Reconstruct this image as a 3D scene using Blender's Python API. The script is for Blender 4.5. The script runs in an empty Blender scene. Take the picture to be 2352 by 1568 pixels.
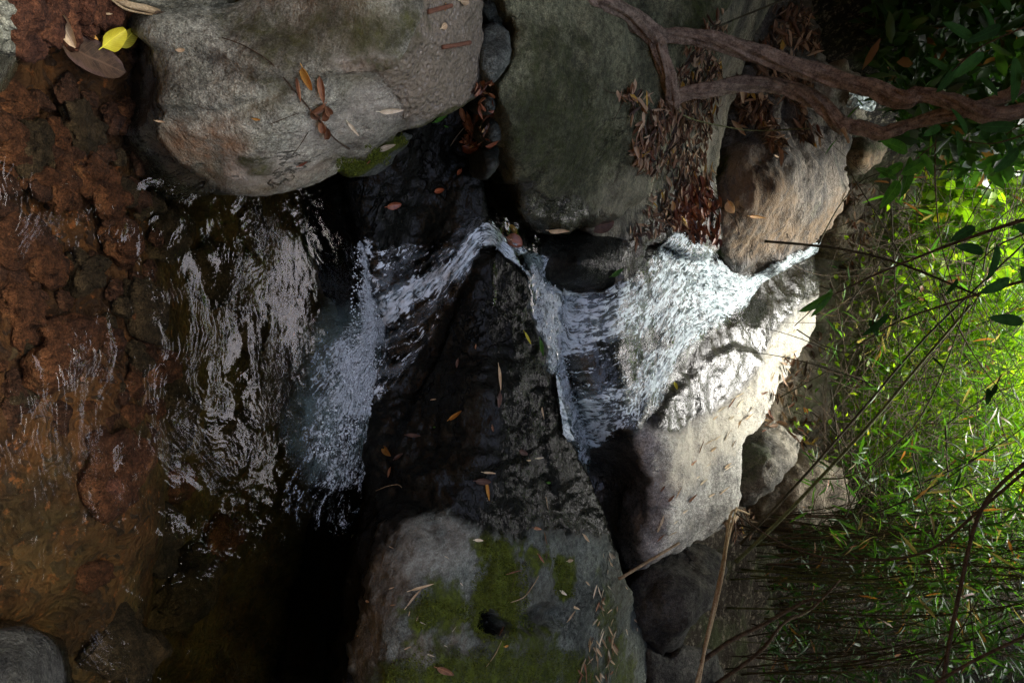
import bpy, math, random
import numpy as np
from mathutils import Vector, Matrix
from mathutils.bvhtree import BVHTree
rng = np.random.default_rng(11); random.seed(5)
scene = bpy.context.scene
# ------------------------------------------------------------------ camera, sky, sun, exposure
LENS, PITCH, HC = 26.0, 24.0, 1.5
SUN_EL, SUN_AZ = 70.0, 2.0            # azimuth measured from +Y towards +X
F = LENS / 36 * 2352
ca, sa = math.cos(math.radians(PITCH)), math.sin(math.radians(PITCH))
FW = np.array([0, ca, -sa]); UP = np.array([0, sa, ca]); RT = np.array([1.0, 0, 0]); CAM = np.array([0, 0, HC])
cam = bpy.data.objects.new("camera", bpy.data.cameras.new("camera"))
scene.collection.objects.link(cam); scene.camera = cam
cam.data.lens = LENS; cam.data.sensor_width = 36; cam.data.clip_end = 500; cam.data.clip_start = 0.02
# the photograph lies on its side: the picture's right is up in the place
cam.matrix_world = Matrix(((UP[0], -RT[0], -FW[0], CAM[0]), (UP[1], -RT[1], -FW[1], CAM[1]), (UP[2], -RT[2], -FW[2], CAM[2]), (0, 0, 0, 1)))
world = bpy.data.worlds.new("World"); scene.world = world; world.use_nodes = True
wn = world.node_tree
sky = wn.nodes.new('ShaderNodeTexSky'); sky.sky_type = 'NISHITA'; sky.sun_disc = False
sky.sun_elevation = math.radians(SUN_EL); sky.sun_rotation = math.radians(SUN_AZ); sky.air_density = 0.6; sky.dust_density = 4.5; sky.ozone_density = 0.0
wn.links.new(sky.outputs[0], wn.nodes['Background'].inputs[0]); wn.nodes['Background'].inputs[1].default_value = 0.15
sd = Vector((math.sin(math.radians(SUN_AZ)) * math.cos(math.radians(SUN_EL)), math.cos(math.radians(SUN_AZ)) * math.cos(math.radians(SUN_EL)), math.sin(math.radians(SUN_EL))))
sun = bpy.data.objects.new("sun", bpy.data.lights.new("sun", 'SUN')); scene.collection.objects.link(sun)
sun.data.energy = 2.3; sun.data.angle = math.radians(35); sun.data.color = (.97, 1, .96)
sun.rotation_euler = sd.to_track_quat('Z', 'Y').to_euler()
scene.view_settings.view_transform = 'Standard'; scene.view_settings.look = 'None'
scene.view_settings.exposure = 2.45; scene.view_settings.gamma = 1.0
scene.cycles.use_denoising = True; scene.cycles.denoiser = 'OPENIMAGEDENOISE'; scene.cycles.denoising_input_passes = 'RGB_ALBEDO_NORMAL'; scene.cycles.denoising_prefilter = 'NONE'; scene.cycles.denoising_quality = 'HIGH'
scene.cycles.sample_clamp_direct = 1.2; scene.cycles.sample_clamp_indirect = .8
scene.cycles.max_bounces = 8; scene.cycles.transparent_max_bounces = 16; scene.cycles.caustics_reflective = False; scene.cycles.caustics_refractive = False
# ------------------------------------------------------------------ maths helpers
def rayd(x, y):
    x = np.asarray(x, float); y = np.asarray(y, float)
    return FW * F + (x - 1176)[..., None] * UP + (y - 784)[..., None] * RT
def at(x, y, Y):
    d = rayd(x, y); return CAM + d * (np.asarray(Y, float) / d[..., 1])[..., None]
def y_of_z(x, y, z):
    d = rayd(x, y); return (z - HC) / d[2] * d[1]
def proj(P):
    q = P - CAM; w = q @ FW
    return 1176 + F * (q @ UP) / w, 784 + F * (q @ RT) / w
def h3(i, j, k, s):
    n = (i * 374761393 + j * 668265263 + k * 2147483647 + s * 1274126177) & 0xffffffff
    n = ((n ^ (n >> 13)) * 1274126177) & 0xffffffff
    n = ((n ^ (n >> 16)) * 2246822519) & 0xffffffff
    return (n ^ (n >> 15)) & 0xffffffff
def noise(P, seed=0):
    P = np.asarray(P, float); i = np.floor(P).astype(np.int64); f = P - i; u = f * f * f * (f * (f * 6 - 15) + 10)
    r = 0
    for a in (0, 1):
        wa = u[:, 0] if a else 1 - u[:, 0]
        for b in (0, 1):
            wb = u[:, 1] if b else 1 - u[:, 1]
            for c in (0, 1):
                wc = u[:, 2] if c else 1 - u[:, 2]
                h = h3(i[:, 0] + a, i[:, 1] + b, i[:, 2] + c, seed)
                gx = (h & 1023) / 511.5 - 1; gy = ((h >> 10) & 1023) / 511.5 - 1; gz = ((h >> 20) & 1023) / 511.5 - 1
                r = r + wa * wb * wc * (gx * (f[:, 0] - a) + gy * (f[:, 1] - b) + gz * (f[:, 2] - c))
    return r * 1.1
def fbm(P, scale=1, octv=4, seed=0, rough=.5, stretch=(1, 1, 1)):
    P = np.asarray(P, float) * np.array(stretch) * scale; r = 0; a = 1
    for o in range(octv):
        r = r + a * noise(P * 2 ** o + 17.3 * o, seed + o); a *= rough
    return r
def ridge(P, scale=1, octv=3, seed=0, stretch=(1, 1, 1)):
    P = np.asarray(P, float) * np.array(stretch) * scale; r = 0; a = 1
    for o in range(octv):
        r = r + a * (.5 - 2 * np.abs(noise(P * 2 ** o + 7.1 * o, seed + o))); a *= .5
    return r
def catmull(pts, step, closed=True):
    pts = np.array(pts, float); n = len(pts); out = []
    rngs = range(n) if closed else range(n - 1)
    for i in rngs:
        if closed: p0, p1, p2, p3 = pts[i - 1], pts[i], pts[(i + 1) % n], pts[(i + 2) % n]
        else: p0, p1, p2, p3 = pts[max(i - 1, 0)], pts[i], pts[i + 1], pts[min(i + 2, n - 1)]
        m = max(1, int(np.linalg.norm((p2 - p1)[:2]) / step)) if step > 1e-6 else 1
        for t in np.arange(m) / m:
            out.append(.5 * ((2 * p1) + (-p0 + p2) * t + (2 * p0 - 5 * p1 + 4 * p2 - p3) * t * t + (-p0 + 3 * p1 - 3 * p2 + p3) * t ** 3))
    if not closed: out.append(pts[-1])
    return np.array(out)
def sdf(Q, poly, near=False):
    """signed distance (inside positive) and nearest boundary point"""
    poly = np.asarray(poly, float); A = poly; B = np.roll(poly, -1, 0)
    D = np.empty(len(Q)); NP_ = np.empty((len(Q), 2))
    for s in range(0, len(Q), 20000):
        q = Q[s:s + 20000]
        ab = B - A; L = (ab ** 2).sum(1) + 1e-12
        t = np.clip(((q[:, None, 0] - A[:, 0]) * ab[:, 0] + (q[:, None, 1] - A[:, 1]) * ab[:, 1]) / L, 0, 1)
        px = A[:, 0] + t * ab[:, 0]; py = A[:, 1] + t * ab[:, 1]
        d2 = (q[:, None, 0] - px) ** 2 + (q[:, None, 1] - py) ** 2
        k = d2.argmin(1); ar = np.arange(len(q))
        c = (A[:, 1] > q[:, None, 1]) != (B[:, 1] > q[:, None, 1])
        with np.errstate(divide='ignore', invalid='ignore'):
            xi = (B[:, 0] - A[:, 0]) * (q[:, None, 1] - A[:, 1]) / (B[:, 1] - A[:, 1]) + A[:, 0]
        ins = ((c & (q[:, None, 0] < xi)).sum(1) % 2) == 1
        D[s:s + 20000] = np.where(ins, 1, -1) * np.sqrt(d2[ar, k]); NP_[s:s + 20000, 0] = px[ar, k]; NP_[s:s + 20000, 1] = py[ar, k]
    return D, NP_
def tps(C, V):
    C = np.array(C, float) / 1000; V = np.array(V, float); n = len(C)
    def U(a, b):
        r2 = ((a[:, None] - b[None]) ** 2).sum(-1); return r2 * np.log(r2 + 1e-12) * .5
    K = U(C, C) + np.eye(n) * 1e-4; P = np.c_[np.ones(n), C]
    M = np.block([[K, P], [P.T, np.zeros((3, 3))]]); w = np.linalg.solve(M, np.r_[V, 0, 0, 0])
    return lambda Q: U(np.asarray(Q) / 1000, C) @ w[:n] + np.c_[np.ones(len(Q)), np.asarray(Q) / 1000] @ w[n:]
def sm(x, a, b):
    t = np.clip((x - a) / (b - a), 0, 1); return t * t * (3 - 2 * t)
# ------------------------------------------------------------------ object helpers
def meta(o, label=None, cat=None, group=None, kind=None):
    if label: o['label'] = label
    if cat: o['category'] = cat
    if group: o['group'] = group
    if kind: o['kind'] = kind
    return o
def mkmesh(name, V, Fc, mat, parent=None, smooth=True, attrs=None, origin=None):
    V = np.asarray(V, float)
    if origin is None: origin = np.array([V[:, 0].mean(), V[:, 1].mean(), V[:, 2].min()]) if parent is None else np.zeros(3)
    if parent is not None: origin = np.array(parent.location)
    me = bpy.data.meshes.new(name)
    W = V - origin
    if isinstance(Fc, np.ndarray):
        me.vertices.add(len(W)); me.vertices.foreach_set('co', W.astype(np.float32).ravel())
        k = Fc.shape[1]; me.loops.add(Fc.size); me.loops.foreach_set('vertex_index', Fc.astype(np.int32).ravel())
        me.polygons.add(len(Fc)); me.polygons.foreach_set('loop_start', np.arange(0, Fc.size, k, dtype=np.int32))
        me.update(calc_edges=True)
    else:
        me.from_pydata(W.tolist(), [], [list(map(int, f)) for f in Fc])
    me.validate(); me.update()
    if smooth: me.polygons.foreach_set('use_smooth', np.ones(len(me.polygons), dtype=bool))
    for k, v in (attrs or {}).items():
        a = me.attributes.new(k, 'FLOAT', 'POINT'); a.data.foreach_set('value', np.asarray(v, np.float32))
    me.materials.append(mat)
    o = bpy.data.objects.new(name, me); scene.collection.objects.link(o)
    if parent is not None: o.parent = parent
    else: o.location = origin.tolist()
    return o
def empty(name, loc):
    o = bpy.data.objects.new(name, None); scene.collection.objects.link(o); o.location = [float(c) for c in loc]; o.empty_display_size = .05
    return o
def vnormals(V, Q):
    n = np.zeros_like(V); a, b, c, d = (V[Q[:, i]] for i in range(4)); fn = np.cross(c - a, d - b)
    for i in range(4): np.add.at(n, Q[:, i], fn)
    return n / (np.linalg.norm(n, axis=1)[:, None] + 1e-12)
ROCKV, ROCKF, ROCKN = [], [], [0]
def reg(V, Q):
    ROCKV.append(V); ROCKF.append(Q + ROCKN[0]); ROCKN[0] += len(V)
def paint(px, W, specs, seed=0):
    """mask for stains and some painted shade: polygons (traced), feather, value, raggedness"""
    r = np.zeros(len(px))
    for i, (poly, fe, val, rag) in enumerate(specs):
        d, _ = sdf(px, catmull(poly, 12)); d = d + rag * fbm(W, 9, 5, seed + i * 7, .6)
        r = np.maximum(r, val * sm(d, -fe, fe)) if val > 0 else r * (1 - sm(d, -fe, fe) * -val)
    return r
# ------------------------------------------------------------------ materials
class NT:
    def __init__(s, name):
        s.m = bpy.data.materials.new(name); s.m.use_nodes = True; s.t = s.m.node_tree; s.t.nodes.clear()
        s.out = s.t.nodes.new('ShaderNodeOutputMaterial')
    def n(s, ty, ins=None, **kw):
        nd = s.t.nodes.new('ShaderNode' + ty)
        for k, v in kw.items(): setattr(nd, k, v)
        for k, v in (ins or {}).items():
            tgt = nd.inputs[k]
            if hasattr(v, 'is_output') or isinstance(v, bpy.types.NodeSocket): s.t.links.new(v, tgt)
            else: tgt.default_value = v
        return nd
    def math(s, op, a, b=0.0, c=None, clamp=False):
        i = {0: a, 1: b}
        if c is not None: i[2] = c
        return s.n('Math', i, operation=op, use_clamp=clamp).outputs[0]
    def mix(s, f, a, b, mode='MIX'):
        nd = s.t.nodes.new('ShaderNodeMix'); nd.data_type = 'RGBA'; nd.blend_type = mode
        for sock, v in ((nd.inputs[0], f), (nd.inputs[6], a), (nd.inputs[7], b)):
            if isinstance(v, bpy.types.NodeSocket): s.t.links.new(v, sock)
            elif isinstance(v, tuple): sock.default_value = (*v[:3], 1)
            else: sock.default_value = v
        return nd.outputs[2]
    def noise(s, vec, scale, det=6, rough=.55, dist=0.0):
        return s.n('TexNoise', {'Vector': vec, 'Scale': scale, 'Detail': det, 'Roughness': rough, 'Distortion': dist}).outputs[0]
    def step(s, v, a, b):
        return s.n('MapRange', {0: v, 1: a, 2: b, 3: 0.0, 4: 1.0}, interpolation_type='SMOOTHSTEP').outputs[0]
    def attr(s, name): return s.n('Attribute', attribute_name=name).outputs['Fac']
    def co(s, scale=(1, 1, 1), rot=(0, 0, 0)):
        c = s.n('TexCoord').outputs['Object']
        return s.n('Mapping', {'Vector': c, 'Scale': scale, 'Rotation': rot}).outputs[0]
    def bump(s, h, strength, dist, prev=None):
        i = {'Height': h, 'Strength': strength, 'Distance': dist}
        if prev is not None: i['Normal'] = prev
        return s.n('Bump', i).outputs[0]
    def fin(s, sh): s.t.links.new(sh, s.out.inputs[0]); return s.m
def rock_mat(name, dark, light, streak=(1, 1, 1), rot=(0, 0, 0), lich=.35, lichc=(.30, .31, .22), tanc=(.34, .22, .12), mossc=(.07, .10, .015), palec=(.5, .46, .36), brown=0.0, brownc=(.14, .125, .07), wetd=.16, bump=1.0, wspec=.6):
    m = NT(name); c0 = m.co(); c = m.co(streak, rot)
    base = m.mix(m.step(m.noise(c, 3.5, 10, .65), .36, .64), dark, light)
    fine = m.noise(c, 42, 10, .8)
    base = m.mix(1.0, base, m.mix(m.step(fine, .36, .66), (.45, .45, .45), (1.45, 1.45, 1.45)), 'MULTIPLY')
    base = m.mix(1.0, base, m.mix(m.step(m.noise(c0, 210, 4, .7), .38, .62), (.66, .66, .66), (1.3, 1.3, 1.3)), 'MULTIPLY')
    if brown: base = m.mix(m.math('MULTIPLY', m.step(m.noise(c0, 2.6, 6, .6), .46, .66), brown), base, brownc)
    base = m.mix(m.math('MULTIPLY', m.step(m.noise(c0, 9, 8, .7), .56, .66), lich), base, lichc)
    base = m.mix(m.math('MULTIPLY', m.step(m.noise(c0, 17, 5, .7), .62, .66), .55), base, tuple(v * .45 for v in dark))
    tn = m.math('MULTIPLY', m.attr('tan'), m.step(m.noise(c, 11, 8, .7), .33, .60))
    base = m.mix(tn, base, tanc)
    pn = m.math('MULTIPLY', m.attr('pale'), m.step(m.noise(c, 14, 9, .75), .22, .55))
    base = m.mix(pn, base, palec)
    # concrete: gravelly aggregate
    vor = m.n('TexVoronoi', {'Vector': c0, 'Scale': 75.0}).outputs
    cc = m.mix(m.step(vor['Distance'], .15, .5), m.mix(m.n('SeparateColor', {0: vor['Color']}).outputs[0], (.10, .09, .07), (.46, .42, .34)), (.27, .23, .16))
    base = m.mix(m.attr('conc'), base, m.mix(m.step(m.noise(c0, 26, 8, .8), .42, .6), m.mix(.6, cc, (.20, .17, .11)), cc))
    ck = m.math('ABSOLUTE', m.math('SUBTRACT', m.noise(c0, 2.1, 6, .62, .8), .5))
    ck = m.math('MULTIPLY', m.math('SUBTRACT', 1.0, m.step(ck, .0, .011)), m.step(m.noise(c0, 1.7, 3), .48, .56))
    base = m.mix(m.math('MULTIPLY', ck, .75), base, tuple(v * .3 for v in dark))
    mo = m.attr('moss')
    mm = m.math('MULTIPLY', m.step(m.math('ADD', m.math('MULTIPLY', mo, .62), m.math('MULTIPLY', m.noise(c0, 28, 10, .8), 1.0)), .66, 1.04), .92)
    mc = m.mix(m.step(m.noise(c0, 30, 6, .7), .4, .66), tuple(v * .45 for v in mossc), mossc)
    base = m.mix(mm, base, mc)
    wet = m.attr('wet')
    wetc = m.mix(1.0, base, m.mix(m.noise(c, 6, 6), (wetd * .6, wetd * .6, wetd * .62), (wetd * 1.4, wetd * 1.35, wetd * 1.25)), 'MULTIPLY')
    col = m.mix(wet, base, wetc)
    ro = m.n('MapRange', {0: wet, 1: 0.0, 2: 1.0, 3: .93, 4: .16}).outputs[0]
    ro = m.math('ADD', ro, m.math('MULTIPLY', m.math('SUBTRACT', m.noise(c0, 30, 5, .7), .5), .25))
    dry = m.math('SUBTRACT', 1.0, m.math('MULTIPLY', wet, .85))
    b = m.bump(m.math('MULTIPLY', m.noise(c, 9, 5, .6), m.math('ADD', .45, m.math('MULTIPLY', dry, .55))), .7 * bump, .05)
    b = m.bump(m.math('MULTIPLY', m.noise(c, 45, 5, .7), dry), .8 * bump, .018, b)
    b = m.bump(m.math('MULTIPLY', m.noise(c0, 140, 2, .6), dry), .8 * bump, .006, b)
    b = m.bump(m.math('MULTIPLY', m.noise(c0, 120, 4, .8), mm), .9, .012, b)
    b = m.bump(m.math('MULTIPLY', vor['Distance'], m.attr('conc')), .8, .012, b)
    b = m.bump(m.math('MULTIPLY', ck, -1.0), .8, .012, b)
    b = m.bump(m.math('MULTIPLY', m.noise(c, 15, 3, .6, .6), wet), .25 * bump, .014, b); b = m.bump(m.math('MULTIPLY', m.noise(m.co((1, 2.4, 1), (0, 0, .5)), 48, 2, .5, .5), wet), .45 * bump, .008, b)
    p = m.n('BsdfPrincipled', {'Base Color': col, 'Roughness': ro, 'Specular IOR Level': m.math('MULTIPLY', m.n('MapRange', {0: wet, 1: 0., 2: 1., 3: .22, 4: wspec}).outputs[0], m.math('SUBTRACT', 1.0, m.math('MULTIPLY', m.attr('tan'), .85))), 'Normal': b})
    return m.fin(p.outputs[0])
M = {}
M['boulder'] = rock_mat('grey_boulder', (.14, .14, .10), (.46, .46, .35), brown=.9, brownc=(.17, .155, .075), mossc=(.14, .145, .035), lich=.3)
M['mossy'] = rock_mat('mossy_boulder', (.065, .07, .038), (.20, .205, .115), lich=.35, lichc=(.20, .22, .13), mossc=(.055, .075, .015))
M['black'] = rock_mat('black_rock', (.065, .075, .062), (.165, .185, .15), streak=(1, 1, 1), mossc=(.13, .17, .012), lich=.12, brown=.3, wetd=.07, bump=.9, wspec=.11)
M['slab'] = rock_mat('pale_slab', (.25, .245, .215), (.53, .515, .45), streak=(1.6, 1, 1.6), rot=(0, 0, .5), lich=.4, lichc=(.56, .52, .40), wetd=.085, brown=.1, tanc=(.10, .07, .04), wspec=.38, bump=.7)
M['ramp'] = rock_mat('olive_slab', (.10, .10, .075), (.26, .245, .17), streak=(.6, 3, 2), rot=(0, 0, .6), lich=.3, wetd=.2)
M['tanrock'] = rock_mat('tan_rock', (.10, .095, .085), (.24, .21, .17), streak=(1, 2.2, 2.2), rot=(0, 0, .3), tanc=(.25, .175, .105), lich=.2)
M['dim'] = rock_mat('dim_rock', (.07, .068, .06), (.20, .185, .15), brown=.5, lich=.25, mossc=(.06, .085, .03))
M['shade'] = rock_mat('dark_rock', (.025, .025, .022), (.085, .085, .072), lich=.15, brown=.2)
M['brownrock'] = rock_mat('brown_rock', (.12, .10, .075), (.26, .22, .16), brown=.6, lich=.25, mossc=(.06, .09, .03))
M['sunk'] = rock_mat('sunken_stone', (.020, .014, .008), (.085, .055, .028), lich=.3, lichc=(.14, .08, .03))
M['umber'] = rock_mat('umber_cobble', (.03, .013, .009), (.11, .048, .026), lich=.15, lichc=(.17, .10, .05))
M['rust'] = rock_mat('rust_cobble', (.045, .018, .010), (.16, .062, .025), lich=.2, lichc=(.24, .14, .06), wetd=.35)
# ------------------------------------------------------------------ relief rocks: a traced front at its own distance, rounded rim, full body behind
def relief(name, label, cat, outline, Yc=(), Zc=(), g=6, ew=45, er=.07, thick=.35, disp=((3, .03, 4), (14, .008, 4)), rg=(), jag=3, mat='dim', attrs=None, seed=0, down=.5, group=None, register=True, stretch=(1, 1, 1), lifts=()):
    ol = catmull(outline, g * .8); L = np.arange(len(ol)) * g * .8
    jn = np.stack([ol[:, 0], ol[:, 1], L * 0 + seed], 1)
    ol = ol + jag * np.stack([fbm(jn, 1 / 28, 3, seed), fbm(jn, 1 / 28, 3, seed + 50)], 1) * 1.6
    x0, y0 = ol.min(0) - g; x1, y1 = ol.max(0) + g
    xs = np.arange(x0, x1 + g, g); ys = np.arange(y0, y1 + g, g); nx, ny = len(xs), len(ys)
    G = np.stack(np.meshgrid(xs, ys, indexing='ij'), -1).reshape(-1, 2)
    d, npnt = sdf(G, ol)
    ins = d > .35 * g
    idx = np.arange(nx * ny).reshape(nx, ny)
    Q = np.stack([idx[:-1, :-1], idx[1:, :-1], idx[1:, 1:], idx[:-1, 1:]], -1).reshape(-1, 4)
    Q = Q[ins[Q].any(1)]
    G = np.where(ins[:, None], G, npnt); d = np.where(ins, d, 0)
    used = np.unique(Q); rem = -np.ones(nx * ny, int); rem[used] = np.arange(len(used)); Q = rem[Q]; G = G[used]; d = d[used]
    C = [(a, b) for a, b, _ in Yc] + [(a, b) for a, b, _ in Zc]
    V = [v for _, _, v in Yc] + [y_of_z(a, b, z) for a, b, z in Zc]
    Y = np.exp(tps(C, np.log(V))(G))
    t = np.clip(d / ew, 0, 1); Y = Y + er * (1 - np.sqrt(np.clip(1 - (1 - t) ** 2, 0, 1)))
    P = at(G[:, 0], G[:, 1], Y)
    n = vnormals(P, Q)
    s = np.sign((n * (CAM - P)).sum(1).mean()); n = n * s
    if s < 0: Q = Q[:, ::-1]
    dd = 0
    for (po, fe, hh) in lifts: dd = dd + hh * sm(sdf(G, catmull(po, 12))[0] + 7 * fbm(P, 12, 4, seed + 77), -fe, fe)
    for (sc, am, oc) in disp: dd = dd + am * fbm(P, sc, oc, seed + 3, stretch=stretch)
    for (sc, am, oc) in rg: dd = dd + am * ridge(P, sc, oc, seed + 9, stretch=stretch)
    P = P + n * dd[:, None]
    if register: reg(P, Q)
    at_ = {}
    for k in ('wet', 'moss', 'tan', 'pale', 'conc'):
        sp = (attrs or {}).get(k); at_[k] = paint(G, P, sp, seed) if sp else np.zeros(len(P))
    # body behind the rim
    E = np.concatenate([Q[:, [i, (i + 1) % 4]] for i in range(4)]); key = np.sort(E, 1)
    _, inv, cnt = np.unique(key, axis=0, return_inverse=True, return_counts=True)
    be = E[cnt[inv.ravel()] == 1]; bv = np.unique(be)
    rd = P[bv] - CAM; rd /= np.linalg.norm(rd, axis=1)[:, None]
    cen = P.mean(0); dirv = rd + np.array([0, 0, -down]); dirv /= np.linalg.norm(dirv, axis=1)[:, None]
    bc = P[bv].mean(0) + (dirv.mean(0)) * thick
    rings = [P]; prev = {v: v for v in bv}; nV = len(P); faces = [Q]
    for s_, inw in ((.3, .02), (.65, .15), (.9, .40), (1.0, .75)):
        R = P[bv] + dirv * thick * s_; R = R + (bc + (R - R) - R) * inw
        ids = {v: nV + i for i, v in enumerate(bv)}
        faces.append(np.array([[prev[b], prev[a], ids[a], ids[b]] for a, b in be]))
        rings.append(R); prev = ids; nV += len(bv)
    allV = np.concatenate(rings); allF = np.concatenate(faces)
    for k in at_: at_[k] = np.concatenate([at_[k]] + [at_[k][bv]] * 4)
    fl = allF.tolist()
    o = mkmesh(name, allV, allF, M[mat], attrs=at_)
    meta(o, label, cat, group)
    return o
# ------------------------------------------------------------------ the ground: pool bed, gully floor, far bank, dark left bank
def ground_z(X, Y):
    bed = -.07 - .30 * sm(Y, 1.2, 1.75) - .10 * sm(X, .1, .9) + .12 * sm(-X, .62, .95) * (1 - sm(Y, 1.3, 1.8))
    z = bed + (.12 - bed) * sm(Y, 2.25, 2.7) + .2 * sm(Y, 3.0, 3.6) + .6 * sm(Y, 3.6, 5.0)
    z = z + 1.75 * sm(Y, 5.0, 8.3) ** 1.0 - .25 * sm(Y, 9, 14)
    ws = 1.9 - .75 * sm(Y, 3.6, 6.2)
    z = z + 4.6 * sm(-X, ws, ws + 1.9) * (1 - sm(Y, 9, 14)) + 4.0 * sm(X, 3.0, 5.2) * (1 - sm(Y, 6, 9)) + 3.5 * sm(-Y, 1.5, 4)
    z = z + .9 * sm(X, 1.4, 4) * sm(Y, 5, 8)
    return z
gx = np.r_[np.linspace(-26, -3.2, 24), np.arange(-3.1, 3.1, .03), np.linspace(3.2, 26, 24)]
gy = np.r_[np.linspace(-8, .1, 12), np.arange(.2, 9.0, .03), np.linspace(9.2, 60, 34)]
GX, GY = np.meshgrid(gx, gy, indexing='ij'); nxg, nyg = GX.shape
GP = np.stack([GX.ravel(), GY.ravel(), np.zeros(GX.size)], 1)
gz = ground_z(GP[:, 0], GP[:, 1]); far = sm(GP[:, 1], 4.6, 6)
lw = sm(-GP[:, 0], 1.6, 3)
gz = gz + fbm(GP, 1.3, 5, 3) * (.10 + .18 * far + .5 * lw * far) + ridge(GP, 3.5, 4, 8) * (.02 + .06 * far)
cob = np.clip(ridge(GP, 9, 2, 14), -1, 1) * .010 * (1 - sm(GP[:, 1], 2.2, 2.6)); gz = gz + cob
GP[:, 2] = gz; idx = np.arange(nxg * nyg).reshape(nxg, nyg)
GQ = np.stack([idx[:-1, :-1], idx[1:, :-1], idx[1:, 1:], idx[:-1, 1:]], -1).reshape(-1, 4)
bedm = 1 - sm(GP[:, 1], 2.2, 2.6)
m = NT('ground'); c0 = m.co()
nn = m.noise(c0, 7, 8, .7)
vor = m.n('TexVoronoi', {'Vector': m.n('VectorMath', {0: c0, 1: m.n('TexNoise', {'Vector': c0, 'Scale': 9.0}).outputs['Color']}, operation='ADD').outputs[0], 'Scale': 13.0}).outputs
vc = m.n('SeparateColor', {0: vor['Color']}).outputs
rust = m.mix(m.step(m.noise(c0, 5, 9, .7), .38, .62), (.030, .014, .008), (.20, .082, .027))
rust = m.mix(m.math('MULTIPLY', vc[0], .65), rust, (.13, .065, .03))
rust = m.mix(m.step(vc[1], .55, .95), rust, (.055, .03, .02))
rust = m.mix(m.step(m.noise(c0, 30, 6, .7), .58, .68), rust, (.34, .12, .04))
rk = m.mix(m.step(nn, .35, .65), (.10, .085, .062), (.30, .25, .18))
rk = m.mix(m.attr('right_shade'), rk, m.mix(m.noise(c0, 15, 6, .7), (.010, .008, .005), (.055, .042, .028)))  # shade over the right-hand ground, painted as near-black brown
rk = m.mix(m.attr('shadewall'), rk, m.mix(m.noise(c0, 12, 6, .7), (.003, .003, .002), (.014, .012, .009)))  # the left wall's shade painted into its colour
rk = m.mix(m.step(m.noise(c0, 28, 8, .75), .5, .68), rk, (.26, .23, .17))
rk = m.mix(m.math('MULTIPLY', m.step(m.noise(c0, 3, 8, .7), .5, .62), .6), rk, (.05, .07, .02))
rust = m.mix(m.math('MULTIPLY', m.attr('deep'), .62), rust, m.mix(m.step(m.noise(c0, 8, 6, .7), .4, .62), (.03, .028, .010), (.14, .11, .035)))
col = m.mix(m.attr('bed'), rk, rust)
b = m.bump(m.noise(c0, 9, 10, .7), .9, .05); b = m.bump(m.math('MULTIPLY', vor['Distance'], m.attr('bed')), .8, .03, b); b = m.bump(m.noise(c0, 60, 6, .7), .7, .008, b)
M['ground'] = m.fin(m.n('BsdfPrincipled', {'Base Color': col, 'Roughness': .85, 'Specular IOR Level': .2, 'Normal': b}).outputs[0])
meta(mkmesh('ground', GP, GQ, M['ground'], attrs={'bed': bedm, 'shadewall': sm(-GP[:, 0], 1.1, 1.5) * sm(GP[:, 1], 2.8, 3.4), 'right_shade': sm(GP[:, 0], .85, 1.25) * sm(GP[:, 1], 3.0, 3.5), 'deep': np.clip(sm(GP[:, 1] + .25 * fbm(GP, 3, 3, 77), 1.32, 1.62) + .5 * sm(GP[:, 0] + .5 * fbm(GP, 4, 3, 78), .15, .5), 0, 1)}, origin=np.zeros(3)), kind='structure')
reg(GP, GQ)

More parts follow.
